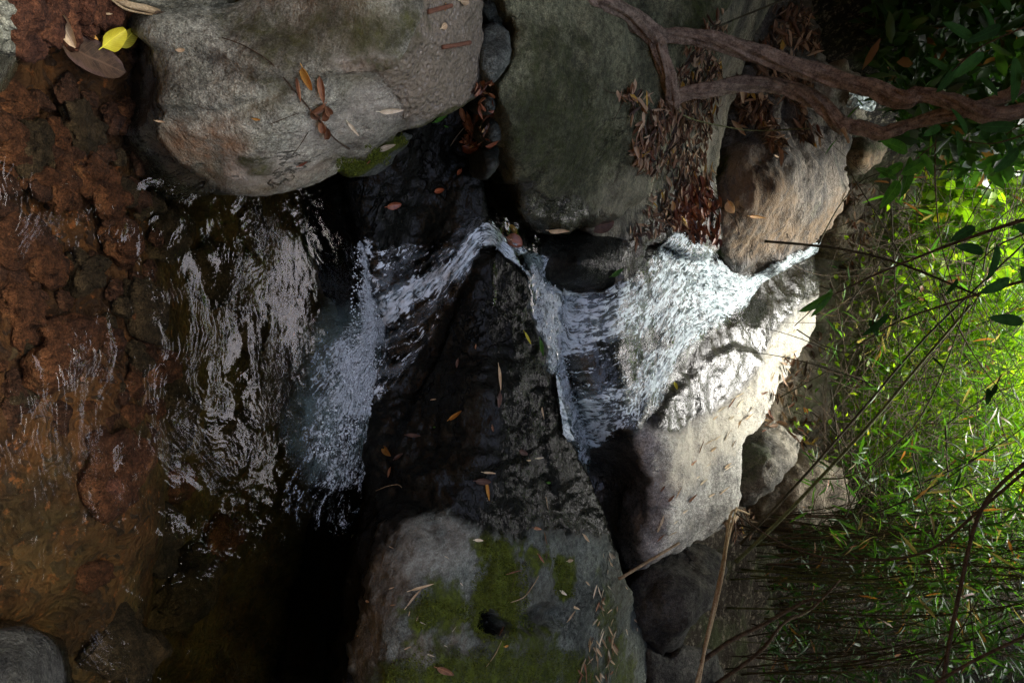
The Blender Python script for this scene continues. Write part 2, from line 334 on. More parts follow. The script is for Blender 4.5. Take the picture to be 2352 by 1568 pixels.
# ------------------------------------------------------------------ the big rocks
relief('boulder', 'large dry grey boulder with tan patch and broken concrete strip beside the brown pool', 'boulder',
 [(300,200),(312,140),(318,80),(322,55),(350,46),(440,52),(520,48),(570,28),(650,0),(720,-70),(900,-120),(1060,-110),(1100,-20),(1112,60),(1116,120),(1105,180),(1083,228),(1040,262),(1000,282),(930,308),(880,335),(820,362),(785,372),(768,398),(735,412),(690,430),(640,440),(590,447),(540,440),(500,428),(470,440),(400,450),(330,400),(285,340),(280,290),(290,240)],
 Zc=[(300,320,-.02),(335,375,-.05),(300,200,-.06),(345,230,.08),(345,110,.06),(420,418,.0),(470,418,.03),(520,410,.10),(600,440,.11),(600,330,.24),(700,425,.15),(770,385,.20),(450,250,.17),(450,120,.16),(600,180,.30),(750,230,.40),(700,60,.36),(860,335,.36),(900,200,.50),(1040,255,.50),(1000,100,.58),(1105,120,.52),(1060,-80,.60),(800,-100,.48),(520,50,.16)],
 g=4.0, ew=34, er=.05, lifts=[([(290,40),(340,100),(380,112),(450,122),(560,172),(640,184),(760,172),(870,165),(925,120),(960,0),(900,-160),(500,-160),(290,-20)], 5, .028), ([(340,250),(480,250),(560,230),(640,200),(660,215),(560,262),(470,300),(380,310)], 14, -.018)], thick=.42, disp=((2.2,.030,4),(9,.010,5),(40,.0022,3)), rg=((3,.012,3),), jag=2.5, mat='boulder', seed=3, down=1.2,
 attrs={'wet': [([(260,180),(310,40),(330,60),(345,110),(352,190),(348,250),(360,320),(400,360),(440,395),(500,425),(540,445),(500,480),(300,480),(230,330)], 7, 1, 14)],
  'tan': [([(360,330),(430,290),(540,300),(560,350),(520,400),(440,395),(380,370)], 40, 1, 30), ([(560,380),(700,350),(760,380),(640,445),(560,430)], 40, .4, 30)],
  'pale': [([(520,430),(640,400),(760,350),(900,300),(1000,250),(860,200),(800,240),(700,300),(560,380)], 45, .55, 50), ([(770,140),(860,125),(930,150),(900,180),(810,170)], 22, .9, 26)],  # first patch paints the highlight along the boulder's lower edge
  'moss': [([(500,60),(700,40),(700,150),(560,140)], 60, .62, 60), ([(560,370),(630,350),(620,380),(570,390)], 24, .7, 34), ([(700,30),(940,20),(940,130),(780,150)], 70, .6, 70), ([(560,180),(700,170),(680,230)], 40, .5, 50), ([(780,366),(880,330),(1090,225),(1092,240),(890,345)], 5, .8, 8)],
  'conc': [([(965,-140),(1130,-140),(1130,120),(1110,190),(1085,230),(1020,270),(985,280),(960,262),(935,285),(925,245),(870,170),(800,165),(775,150),(870,128),(930,120),(950,80),(960,20)], 5, 1, 22)]})
relief('ledge', 'small dark ledge rock fringed with bright green moss under the large grey boulder', 'rock',
 [(770,375),(800,362),(880,330),(930,305),(950,315),(918,350),(890,385),(845,405),(800,402)], Zc=[(775,385,.16),(930,312,.28),(840,400,.13),(870,350,.22)],
 g=4, ew=14, er=.03, thick=.2, disp=((9,.01,3),), mat='black', seed=8, attrs={'moss': [([(770,372),(930,308),(935,322),(880,372),(840,404),(800,403),(790,385)], 10, 1, 22)]})
relief('black_boulder', 'broad black wet rock face rising from the pool, its dry mossy hump holding two potholes', 'boulder',
 [(790,420),(830,400),(880,350),(930,312),(1000,262),(1075,232),(1098,290),(1106,350),(1112,430),(1118,500),(1150,560),(1182,610),(1212,680),(1243,820),(1262,885),(1290,960),(1330,1060),(1386,1190),(1412,1270),(1445,1370),(1478,1470),(1502,1560),(1530,1700),(1300,1760),(900,1760),(700,1700),(715,1540),(735,1400),(770,1250),(775,1050),(805,880),(810,700),(780,560),(760,480)],
 Zc=[(820,540,0),(845,620,0),(868,690,0),(862,880,0),(828,1040,0),(826,1200,0),(795,1340,0),(775,1480,0),(770,1600,0),(765,540,-.16),(815,700,-.16),(810,880,-.16),(780,1040,-.16),(780,1200,-.16),(735,1400,-.16),(715,1600,-.16),
  (815,450,.02),(880,400,.12),(930,330,.20),(1080,245,.36),(1050,350,.28),(1105,430,.36),(950,500,.13),(1050,500,.28),(1112,510,.35),(1165,590,.405),(1210,690,.43),(1245,830,.47),(1290,955,.50),(1335,1065,.53),(1386,1190,.57),(1440,1360,.60),(1500,1560,.62),
  (950,600,.12),(1050,600,.29),(1000,800,.19),(930,900,.10),(1080,760,.33),(1120,900,.42),(1000,1000,.23),(900,1080,.12),(1150,1100,.46),(860,1250,.17),(900,1400,.29),(880,1550,.28),(1000,1250,.34),(1050,1450,.42),(1200,1300,.50),(1250,1550,.52),(1250,1150,.49)],
 g=4.0, ew=10, er=.012, lifts=[([(1115,580),(1065,680),(1015,820),(945,950),(900,1060),(980,1120),(1260,1000),(1240,820),(1195,650),(1150,590)], 14, .030), ([(1108,1412),(1130,1402),(1152,1418),(1178,1440),(1150,1460),(1118,1450)], 6, -.11), ([(1195,1442),(1208,1402),(1260,1390),(1292,1408),(1270,1442),(1222,1452)], 12, -.045), ([(1200,900),(1232,915),(1262,1060),(1290,1180),(1270,1190),(1235,1080),(1205,980)], 8, -.018), ([(850,1210),(1060,1195),(1100,1250),(1040,1300),(1000,1420),(840,1560),(800,1500)], 20, .003), ([(1000,1420),(960,1480),(1080,1500),(1110,1450)], 14, -.02)], thick=.5, disp=((2.5,.020,4),(10,.009,5),(36,.0035,4)), rg=((5,.018,3),(18,.005,3)), jag=2, mat='black', seed=21, down=1.5,
 attrs={'wet': [([(740,200),(1200,200),(1330,700),(1500,1150),(1440,1280),(1380,1240),(1300,1230),(1220,1220),(1190,1240),(1150,1230),(1085,1215),(1040,1190),(980,1195),(930,1205),(875,1250),(855,1310),(850,1370),(830,1440),(810,1500),(800,1600),(690,1760),(600,1500)], 16, 1, 30), ([(1106,1410),(1130,1399),(1154,1418),(1181,1440),(1150,1462),(1116,1452)], 4, 1, 4), ([(1210,1438),(1222,1412),(1256,1402),(1275,1415),(1258,1436)], 10, .8, 10)],  # last two patches paint the potholes' shade black
  'moss': [([(1090,1240),(1150,1240),(1210,1290),(1200,1400),(1240,1450),(1150,1480),(1060,1430),(960,1450),(940,1400),(1000,1360),(1060,1370),(1100,1320)], 36, 1, 80), ([(950,1350),(1060,1340),(1050,1440),(940,1460)], 30, .8, 40),([(1270,1280),(1320,1290),(1310,1370),(1270,1360)], 18, .9, 22), ([(900,1500),(1300,1480),(1350,1600),(900,1620)], 60, .75, 70), ([(1360,1300),(1420,1400),(1460,1600),(1380,1600)], 30, .6, 40), ([(1120,485),(1150,520),(1120,530)], 10, .7, 10), ([(1105,1410),(1130,1398),(1155,1418),(1184,1440),(1150,1464),(1115,1452)], 5, -1, 4), ([(1200,1442),(1212,1405),(1258,1393),(1285,1410),(1265,1440),(1225,1448)], 8, -1, 10)],
  'wet2': [], 'tan': [([(960,1440),(1060,1430),(1080,1500),(980,1520)], 30, .25, 30)],
  'pale': [([(860,1210),(1060,1200),(1080,1300),(940,1360),(870,1500),(800,1560)], 30, .22, 40)]})
relief('mossy_boulder', 'huge olive mossy boulder standing behind the crevice, above the black wet rock', 'boulder',
 [(1125,-70),(1150,10),(1182,72),(1168,115),(1152,160),(1135,200),(1135,240),(1150,275),(1165,320),(1180,400),(1192,440),(1195,490),(1225,520),(1290,528),(1345,516),(1400,505),(1450,470),(1500,425),(1530,330),(1560,250),(1570,150),(1630,60),(1690,-70)],
 Yc=[(1150,20,1.95),(1150,200,1.98),(1190,420,2.28),(1210,510,2.42),(1330,505,2.72),(1440,460,2.95),(1520,330,3.0),(1350,250,2.42),(1300,50,2.25),(1500,100,2.72),(1640,0,3.1),(1180,300,2.08)],
 g=5, ew=30, er=.08, thick=.6, disp=((1.8,.04,4),(8,.012,5),(32,.003,3)), rg=((2.5,.02,3),), jag=3, mat='mossy', seed=31, down=.6,
 attrs={'wet': [([(1180,425),(1230,420),(1260,450),(1310,440),(1340,475),(1400,490),(1410,520),(1200,560)], 8, .95, 22)], 'moss': [([(1160,100),(1290,40),(1400,200),(1450,330),(1350,430),(1200,420),(1150,260)], 60, .55, 80), ([(1560,-50),(1650,-50),(1640,60),(1560,90)], 40, .8, 40)],
  'pale': [([(1400,420),(1520,330),(1540,400),(1420,500),(1360,510)], 30, .22, 40)]})
relief('ramp', 'olive streaked rock ramp under the fallen leaves, between mossy and tan boulders', 'rock',
 [(1350,520),(1400,490),(1450,440),(1500,380),(1540,250),(1580,120),(1640,20),(1690,-70),(1800,-70),(1740,60),(1700,170),(1670,260),(1650,350),(1640,430),(1650,560),(1600,590),(1540,560),(1490,560),(1450,620),(1420,645),(1400,600),(1420,550),(1370,545)],
 Yc=[(1390,520,3.0),(1430,630,3.05),(1480,540,3.2),(1550,470,3.5),(1640,560,3.9),(1640,430,3.85),(1540,300,3.3),(1660,250,3.9),(1640,30,3.35),(1760,-40,3.9),(1700,120,3.85)],
 g=5, ew=14, er=.03, thick=.4, disp=((3,.03,4),(14,.008,4)), rg=((6,.012,3),), mat='ramp', seed=41, stretch=(.6, 1.6, 1.6),
 attrs={'wet': [([(1420,560),(1470,520),(1530,480),(1560,440),(1640,420),(1680,560),(1560,640),(1420,680)], 12, .95, 25)], 'moss': [([(1620,60),(1700,40),(1680,180),(1560,400),(1500,420),(1580,220)], 40, .5, 50), ([(1440,600),(1490,540),(1500,580),(1440,640)], 16, .6, 15)],
  'pale': [([(1560,330),(1660,120),(1690,150),(1600,400)], 20, .35, 30)]})
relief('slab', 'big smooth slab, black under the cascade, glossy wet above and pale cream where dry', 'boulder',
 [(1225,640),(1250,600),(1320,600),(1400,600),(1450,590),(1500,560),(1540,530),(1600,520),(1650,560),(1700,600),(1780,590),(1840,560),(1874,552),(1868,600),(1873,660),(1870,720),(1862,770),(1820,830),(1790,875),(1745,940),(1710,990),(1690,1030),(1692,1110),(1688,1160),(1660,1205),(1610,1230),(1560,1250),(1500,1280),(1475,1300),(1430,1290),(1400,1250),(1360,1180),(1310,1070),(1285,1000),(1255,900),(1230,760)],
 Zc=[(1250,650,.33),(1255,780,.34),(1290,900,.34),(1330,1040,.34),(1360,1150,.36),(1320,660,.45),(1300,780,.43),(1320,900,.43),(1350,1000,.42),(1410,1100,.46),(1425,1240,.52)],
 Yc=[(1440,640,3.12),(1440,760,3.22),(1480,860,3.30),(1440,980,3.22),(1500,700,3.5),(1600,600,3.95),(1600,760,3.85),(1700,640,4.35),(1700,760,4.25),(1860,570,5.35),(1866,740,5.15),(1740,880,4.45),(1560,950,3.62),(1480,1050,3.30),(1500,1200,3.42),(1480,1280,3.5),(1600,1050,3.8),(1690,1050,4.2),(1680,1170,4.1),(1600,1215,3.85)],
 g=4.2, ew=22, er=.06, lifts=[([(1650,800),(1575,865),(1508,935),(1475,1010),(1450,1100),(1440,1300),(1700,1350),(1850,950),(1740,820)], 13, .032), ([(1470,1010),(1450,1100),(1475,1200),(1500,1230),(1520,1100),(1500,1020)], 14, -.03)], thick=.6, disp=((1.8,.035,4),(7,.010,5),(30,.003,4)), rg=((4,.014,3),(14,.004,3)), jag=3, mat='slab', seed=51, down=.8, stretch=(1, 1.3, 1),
 attrs={'wet': [([(1150,560),(1500,520),(1890,520),(1878,660),(1840,700),(1790,750),(1760,800),(1700,880),(1640,930),(1590,960),(1540,990),(1470,985),(1462,1030),(1480,1080),(1500,1130),(1500,1190),(1478,1240),(1470,1300),(1300,1300),(1180,900)], 10, 1, 14)],  # real wet rock, plus the shade of the slab's left cavity painted black
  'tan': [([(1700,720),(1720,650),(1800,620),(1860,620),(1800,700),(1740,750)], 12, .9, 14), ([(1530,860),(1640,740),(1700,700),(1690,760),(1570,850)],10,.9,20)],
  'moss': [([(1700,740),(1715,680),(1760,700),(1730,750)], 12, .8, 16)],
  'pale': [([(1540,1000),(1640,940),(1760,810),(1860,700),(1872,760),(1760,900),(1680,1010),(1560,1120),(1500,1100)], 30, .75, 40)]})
relief('ledge_rock', 'smooth black boulder tucked beside the upper cascade, green leaf lying on it', 'rock',
 [(1200,560),(1235,540),(1300,530),(1370,528),(1425,535),(1450,560),(1452,600),(1440,640),(1410,664),(1340,668),(1290,668),(1250,640),(1215,610)],
 Yc=[(1215,570,2.7),(1300,535,2.9),(1430,545,3.05),(1440,630,3.05),(1330,665,2.9),(1330,600,2.76),(1240,630,2.75)],
 g=5, ew=30, er=.06, thick=.35, disp=((4,.02,4),(16,.005,4)), mat='black', seed=61, attrs={'wet': [([(1100,450),(1500,450),(1500,720),(1100,720)], 5, .9, 5)]})
relief('tan_boulder', 'rounded tan and charcoal boulder standing above the white water', 'boulder',
 [(1622,545),(1618,480),(1632,415),(1662,350),(1700,290),(1720,220),(1770,190),(1830,200),(1880,225),(1920,260),(1938,300),(1946,370),(1936,450),(1915,510),(1885,545),(1855,575),(1810,600),(1760,620),(1715,636),(1690,630),(1660,605),(1635,580)],
 Yc=[(1630,520,4.0),(1640,420,4.0),(1700,300,4.2),(1790,220,4.55),(1900,260,5.0),(1938,370,5.0),(1900,500,4.95),(1850,572,4.85),(1710,632,4.3),(1780,430,4.12),(1700,500,4.0)],
 g=5, ew=45, er=.14, thick=.7, disp=((2,.06,4),(9,.015,5),(30,.004,3)), rg=((3,.03,3),), jag=4, mat='tanrock', seed=71, stretch=(1, 1.6, 1.6),
 attrs={'tan': [([(1640,420),(1700,350),(1790,400),(1830,470),(1860,540),(1760,610),(1680,580),(1640,520)], 35, .7, 50), ([(1840,540),(1930,440),(1940,480),(1870,580)], 14, .7, 16)],
  'moss': [([(1622,560),(1625,500),(1650,520),(1660,600),(1640,590)], 10, 1, 14), ([(1630,430),(1670,350),(1680,380),(1650,430)], 14, .7, 18)], 'wet': [([(1620,560),(1700,600),(1860,560),(1860,590),(1700,660),(1610,600)], 12, .8, 10)]})
relief('leafy_ledge', 'charcoal rock ledge strewn with leaves, rising above the tan boulder', 'rock',
 [(1650,420),(1660,330),(1690,230),(1720,120),(1760,-70),(1930,-70),(1955,0),(1975,70),(1985,150),(2000,215),(1990,270),(1950,300),(1900,300),(1860,290),(1800,330),(1740,400)],
 Yc=[(1660,400,4.3),(1700,220,4.15),(1780,-40,4.3),(1940,0,5.3),(1980,150,5.4),(1960,280,5.4),(1820,120,4.6),(1780,280,4.5)],
 g=6, ew=25, er=.1, thick=.7, disp=((2,.08,4),(9,.025,5),(30,.006,3)), rg=((3,.06,4),), jag=6, mat='dim', seed=81, attrs={'pale': [([(1870,60),(1940,60),(1985,200),(1900,260),(1850,180)], 30, .25, 40)]})
relief('rock', 'small brown rock wedged behind the tan boulder, below the vine fork', 'rock',
 [(1938,345),(1960,325),(2005,322),(2038,338),(2025,372),(1998,398),(1950,405),(1936,380)], Yc=[(1945,360,5.35),(2030,345,5.6),(1980,400,5.4),(1985,360,5.25)],
 g=5, ew=15, er=.06, thick=.5, disp=((5,.04,4),), mat='brownrock', seed=85, attrs={'tan': [([(1940,355),(2030,350),(2000,400)], 15, .5, 20)], 'moss': [([(1938,330),(2035,325),(2030,350),(1940,350)], 8, .6, 10)]})
relief('rock', 'brown rock with fallen red leaves beyond the tan boulder, below the hanging sprig', 'rock',
 [(1900,530),(1935,480),(1950,430),(2000,420),(2020,460),(2040,520),(2000,570),(1940,600),(1890,600),(1878,560)], Yc=[(1900,560,5.6),(1960,450,5.6),(2020,520,6.0),(1950,540,5.6)],
 g=6, ew=20, er=.08, thick=.5, disp=((4,.07,4),(14,.015,4)), rg=((5,.03,3),), mat='brownrock', seed=86, attrs={})
relief('rock', 'mossy grey angular rock leaning on the right flank of the pale slab', 'rock',
 [(1688,1075),(1700,1015),(1722,975),(1750,950),(1778,962),(1800,985),(1832,1015),(1835,1045),(1805,1085),(1760,1128),(1725,1158),(1700,1165),(1688,1130)],
 Yc=[(1700,1040,4.45),(1760,960,4.75),(1830,1025,4.7),(1720,1150,4.45),(1765,1050,4.35)], g=5, ew=22, er=.09, thick=.6, disp=((3,.05,4),(12,.015,4)), rg=((5,.03,3),), mat='dim', seed=91,
 attrs={'pale': [([(1780,960),(1840,1010),(1820,1060),(1790,1010)], 14, .45, 18)], 'moss': [([(1700,1020),(1750,990),(1790,1040),(1730,1100),(1700,1090)], 20, .6, 26)]})
relief('rock', 'dull brown rock at the foot of the bamboo, behind the mossy angular rock', 'rock',
 [(1695,1180),(1730,1150),(1790,1100),(1850,1055),(1910,1070),(1950,1110),(1960,1160),(1920,1200),(1850,1215),(1760,1215),(1700,1205)],
 Yc=[(1700,1190,4.9),(1850,1080,5.1),(1940,1150,5.5),(1820,1190,5.0)], g=6, ew=25, er=.1, thick=.6, disp=((3,.08,4),(12,.02,4)), rg=((4,.04,3),), mat='brownrock', seed=93, attrs={})
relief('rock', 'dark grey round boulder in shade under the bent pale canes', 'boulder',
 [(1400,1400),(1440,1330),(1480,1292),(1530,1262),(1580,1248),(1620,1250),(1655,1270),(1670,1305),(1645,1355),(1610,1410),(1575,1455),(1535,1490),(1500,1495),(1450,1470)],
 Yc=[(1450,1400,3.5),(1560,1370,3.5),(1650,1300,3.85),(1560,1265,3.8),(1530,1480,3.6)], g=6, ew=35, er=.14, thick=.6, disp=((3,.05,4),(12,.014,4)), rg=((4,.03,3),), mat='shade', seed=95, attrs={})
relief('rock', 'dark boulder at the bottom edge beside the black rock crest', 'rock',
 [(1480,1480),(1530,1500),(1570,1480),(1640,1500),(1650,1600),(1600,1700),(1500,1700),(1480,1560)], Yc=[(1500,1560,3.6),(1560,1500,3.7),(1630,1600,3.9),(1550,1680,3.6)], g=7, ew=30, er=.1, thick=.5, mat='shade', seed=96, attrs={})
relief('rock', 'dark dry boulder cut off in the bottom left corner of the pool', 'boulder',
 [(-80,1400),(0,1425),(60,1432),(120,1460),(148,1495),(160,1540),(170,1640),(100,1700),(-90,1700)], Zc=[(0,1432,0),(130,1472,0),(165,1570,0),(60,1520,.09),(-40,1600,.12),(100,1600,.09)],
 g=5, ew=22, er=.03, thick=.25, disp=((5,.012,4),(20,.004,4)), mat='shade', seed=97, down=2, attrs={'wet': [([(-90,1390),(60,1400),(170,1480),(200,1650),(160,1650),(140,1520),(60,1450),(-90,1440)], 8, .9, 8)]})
relief('rock', 'grey rock cut off at the left edge among rust brown cobbles', 'rock',
 [(-60,60),(10,68),(42,92),(48,115),(40,150),(25,190),(0,215),(-60,225)], Zc=[(10,80,.05),(44,110,.03),(10,200,-.02),(-40,140,.09)], g=4, ew=16, er=.02, thick=.12, disp=((9,.008,4),), mat='boulder', seed=98, down=2, attrs={'wet': [([(-70,135),(30,125),(60,160),(0,240),(-70,240)], 8, .9, 8)]})
relief('rock', 'long grey rock along the top edge above the boulder, pale sticks lying on it', 'rock',
 [(248,-60),(262,0),(310,18),(370,24),(430,30),(485,24),(545,6),(570,-40),(600,-90),(300,-100)], Zc=[(260,0,.05),(430,28,.08),(540,0,.14),(400,-50,.16)], g=4.5, ew=14, er=.02, thick=.2, disp=((6,.015,4),), mat='boulder', seed=99, down=2, attrs={})
# crevice rocks between the two big boulders
for i, (ol, yy, lab, wt) in enumerate([
 ([(1108,70),(1140,52),(1170,80),(1172,130),(1150,170),(1120,185),(1100,140)], 1.95, 'black block of rock jammed at the head of the crevice', 0),
 ([(1085,-40),(1130,-50),(1165,40),(1140,60),(1110,40)], 2.05, 'grey rock at the top edge, deep in the crevice', 0),
 ([(1108,345),(1132,334),(1147,340),(1145,375),(1125,412),(1108,408),(1104,375)], 2.12, 'angular charcoal rock in the crevice beside the black slab', .7),
 ([(1112,215),(1135,212),(1140,245),(1125,262),(1108,250)], 2.0, 'dark cobble in the crevice under the black block', .3),
 ([(1120,470),(1160,500),(1205,540),(1215,575),(1185,580),(1150,550),(1120,520)], 2.50, 'wet dark rock with red leaves where the stream bends round the crest', 1),
 ([(1120,268),(1148,275),(1155,320),(1130,332),(1112,310)], 2.1, 'black cobble halfway down the crevice', .4)]):
    relief('rock', lab, 'rock', ol, Yc=[(ol[0][0], ol[0][1], yy + .04), (ol[2][0], ol[2][1], yy + .06), (ol[4][0], ol[4][1], yy), (sum(p[0] for p in ol) / len(ol), sum(p[1] for p in ol) / len(ol), yy - .02)],
           g=4, ew=14, er=.04, thick=.16, disp=((8,.012,4),), mat='black', seed=110 + i, attrs={'wet': [([(900,-100),(1300,-100),(1300,700),(900,700)], 2, wt, 1)]} if wt else {})

def cobble_mesh(seed, n=3):
    import bmesh
    bm_ = bmesh.new(); bmesh.ops.create_icosphere(bm_, subdivisions=n, radius=1); V = np.array([v.co[:] for v in bm_.verts]); Fc = [[v.index for v in f.verts] for f in bm_.faces]; bm_.free()
    V = V * (1 + .9 * fbm(V, .8, 4, seed)[:, None]); return V, Fc
rc = random.Random(4); 
CB = [(190,40,.055,.03,'rust'),(130,25,.05,.03,'rust'),(60,50,.07,.04,'rust'),(235,8,.05,.03,'rust'),(60,330,.05,-.02,'rust'),(85,235,.035,-.02,'rust'),(95,340,.05,-.03,'dim'),(215,390,.05,-.05,'rust'),(120,410,.04,-.03,'rust'),(150,430,.045,-.05,'rust'),
 (20,300,.05,-.02,'rust'),(180,290,.06,-.06,'dim'),(250,450,.05,-.06,'rust'),(30,560,.05,-.03,'rust'),(110,600,.05,-.04,'rust'),(200,620,.05,-.05,'dim'),(60,720,.06,-.04,'rust'),(280,560,.05,-.07,'rust'),(140,800,.07,-.04,'rust'),(330,700,.06,-.09,'dim'),(240,1090,.08,-.06,'rust'),(390,840,.06,-.1,'rust'),
 (560,1380,.14,-.16,'dim'),(400,1240,.09,-.16,'dim'),(240,1320,.05,-.05,'rust'),(300,1500,.12,-.10,'dim'),(470,950,.09,-.13,'dim'),(480,1120,.08,-.12,'rust'),(620,1250,.08,-.2,'rust'),(600,1000,.1,-.22,'dim'),(560,620,.08,-.2,'dim'),(650,760,.08,-.2,'dim'),(420,540,.07,-.12,'dim'),(510,520,.06,-.14,'dim'),(660,520,.08,-.2,'dim'),(700,660,.08,-.24,'dim')]
for i in range(150): CB.append((rc.uniform(0, 430), rc.uniform(100, 1400), rc.uniform(.014, .036), -.055, rc.choice(['rust', 'umber', 'umber', 'dim'])))
for i in range(40): CB.append((rc.uniform(0, 300), rc.uniform(-10, 130), rc.uniform(.008, .024), -.01, rc.choice(['rust', 'umber', 'dim'])))
PEB = [(6,40,.03,.05,'boulder'),(18,15,.028,.06,'boulder'),(25,48,.022,.06,'boulder'),(38,24,.016,.06,'boulder'),(4,75,.026,.05,'boulder'),(1,10,.03,.05,'boulder')]
for i, (x, y, r_, z_, mt) in enumerate(CB + PEB):
    Pc = at(x, y, y_of_z(x, y, z_)); gz_ = float(ground_z(np.array([Pc[0]]), np.array([Pc[1]]))[0]); big = r_ > .04
    V, Fc = cobble_mesh(i * 13, 4 if big else 3); a_ = rc.uniform(0, 6.28); V = V * [r_ * rc.uniform(.85, 1.25), r_ * rc.uniform(.7, 1), r_ * rc.uniform(.5, .75)]
    V = V @ np.array([[math.cos(a_), -math.sin(a_), 0], [math.sin(a_), math.cos(a_), 0], [0, 0, 1]]); V = V + fbm(V, 40, 3, i)[:, None] * r_ * .12
    Pc[2] = min(z_, gz_ + r_ * .25) if z_ < 0 else z_ - r_ * .3
    o = mkmesh('cobble', V + Pc, Fc, M['sunk' if mt == 'dim' else mt], origin=Pc)
    if mt == 'umber' and z_ < -.015: meta(o, 'dark red brown stone under the clear pool water', 'cobble', 'red brown sunken stones')
    elif mt == 'boulder': meta(o, 'smooth grey pebble piled in the top left corner', 'pebble', 'grey pebbles in the corner')
    elif z_ > -.015: meta(o, 'rust stained cobble at the shallow top left edge of the pool', 'cobble', 'rusty cobbles at the pool edge')
    elif mt == 'dim': meta(o, 'large dark stone under the brown pool water' if big else 'small dark stone under the brown pool water', 'cobble', 'big dark sunken stones' if big else 'small dark sunken stones')
    else: meta(o, 'large orange brown stone under the clear pool water' if big else 'small orange brown stone under the clear pool water', 'cobble', 'big orange sunken stones' if big else 'small orange sunken stones')
BV = np.concatenate(ROCKV); BF = np.concatenate(ROCKF)
bvh = BVHTree.FromPolygons(BV.tolist(), BF.tolist())
camv = Vector(CAM.tolist())
def hit(x, y):
    d = Vector(rayd(x, y).tolist()).normalized(); r = bvh.ray_cast(camv, d)
    if r[0] is None: return None
    n = r[1]
    if n.dot(d) > 0: n = -n
    return r[0], n, r[3]
# ------------------------------------------------------------------ water
def water_shader(m, col, foam, foamc, normal, rough=.05, fn=None):
    fres = m.n('Fresnel', {'IOR': 1.33, 'Normal': normal}).outputs[0]
    tr = m.n('BsdfTransparent', {'Color': col}).outputs[0]
    gl = m.n('BsdfGlossy', {'Color': (1, 1, 1, 1), 'Roughness': rough, 'Normal': normal}).outputs[0]
    w = m.n('MixShader', {0: fres, 1: tr, 2: gl}).outputs[0]
    fo = m.n('BsdfPrincipled', {'Base Color': foamc, 'Roughness': .55, 'Specular IOR Level': .25, 'Normal': fn if fn else normal}).outputs[0]
    return m.n('MixShader', {0: foam, 1: w, 2: fo}).outputs[0]
# the pool
m = NT('pool_water'); c0 = m.co()
wv = m.n('CombineXYZ', {0: m.attr('wr'), 1: m.attr('wa'), 2: 0.0}).outputs[0]
def sv(v, s): return m.n('VectorMath', {0: v, 1: s}, operation='MULTIPLY').outputs[0]
calm = m.attr('calm')
h1 = m.noise(sv(wv, (34, 12, 1)), 1.0, 3, .5, .3)
h2 = m.noise(sv(wv, (105, 24, 1)), 1.0, 1.2, .5, .5)
h3_ = m.noise(c0, 30, 3, .5)
wvn = m.noise(c0, 5, 4, .5)
h2m = m.math('MULTIPLY', m.math('MULTIPLY', h2, m.step(wvn, .42, .62)), m.math('ADD', .8, m.step(m.attr('wr'), .45, .75)))
b = m.bump(m.math('MULTIPLY', h1, calm), .16, .018)
b = m.bump(m.math('MULTIPLY', h2m, calm), .6, .005, b)
b = m.bump(m.math('MULTIPLY', h3_, calm), .15, .006, b)
fa = m.attr('foam'); bub = m.n('TexVoronoi', {'Vector': c0, 'Scale': 260.0}).outputs['Distance']
fn_ = m.math('ADD', m.math('MULTIPLY', m.noise(sv(wv, (30, 34, 1)), 1.0, 8, .75, .6), .7), m.math('MULTIPLY', m.noise(c0, 120, 5, .8), .5))
foam = m.step(m.math('ADD', m.math('MULTIPLY', m.math('SUBTRACT', fn_, .6), 1.7), m.math('MULTIPLY', fa, .62)), .34, .60)
foam = m.math('MULTIPLY', foam, m.step(fa, .02, .2))
mk = m.math('MULTIPLY', m.attr('milk'), m.step(m.noise(c0, 7, 6, .6, .6), .2, .75))
fcol = m.mix(m.step(m.math('ADD', m.math('MULTIPLY', bub, .5), m.math('MULTIPLY', fn_, .9)), .5, .9), (.22, .30, .31), (.80, .86, .88))
fb = m.bump(bub, .8, .005, m.bump(fn_, 1.0, .03))
sh = water_shader(m, (.93, .93, .86, 1), foam, fcol, b, fn=fb)
mil = m.n('BsdfPrincipled', {'Base Color': (.13, .18, .17, 1), 'Roughness': .08, 'Specular IOR Level': .5, 'Normal': b}).outputs[0]
sh2 = m.n('MixShader', {0: m.math('MULTIPLY', mk, m.math('SUBTRACT', 1.0, foam)), 1: sh, 2: mil}).outputs[0]
m.t.links.new(m.n('VolumeAbsorption', {'Color': (.62, .60, .36, 1), 'Density': 2.0}).outputs[0], m.out.inputs['Volume'])
M['pool'] = m.fin(sh2)
def pool_grid(x0, x1, y0, y1, st, zz):
    xs = np.arange(x0, x1, st); ys = np.arange(y0, y1, st); X, Y = np.meshgrid(xs, ys, indexing='ij')
    P = np.stack([X.ravel(), Y.ravel(), np.full(X.size, zz)], 1); i = np.arange(X.size).reshape(X.shape)
    Q = np.stack([i[:-1, :-1], i[1:, :-1], i[1:, 1:], i[:-1, 1:]], -1).reshape(-1, 4)
    return P, Q, i
P, Q, ii = pool_grid(-2.2, 2.2, .2, 2.75, .0085, 0.0)
S = at(880, 720, y_of_z(880, 720, 0.0)); dx = P[:, 0] - S[0]; dy = P[:, 1] - S[1]
r = np.hypot(dx * .9, dy); th = np.arctan2(dx, -dy - .0); wob = fbm(P, 2.2, 4, 5) * .16
wr = r + wob; wa = th * .9 + fbm(P, 3, 3, 9) * .12
px, py = proj(P); pp = np.stack([px, py], 1)
poly_calm = [(-200,-200),(330,-200),(330,260),(300,330),(250,380),(120,330),(-200,300)]
calm = 1 - .93 * sm(sdf(pp, np.array(poly_calm, float))[0], -60, 30)
calm *= (1 - .45 * sm(r, .9, 1.5)) * (.45 + .55 * sm(fbm(P, 3.5, 3, 55), -.15, .2))
W3 = np.stack([wr, wa, wa * 0], 1)
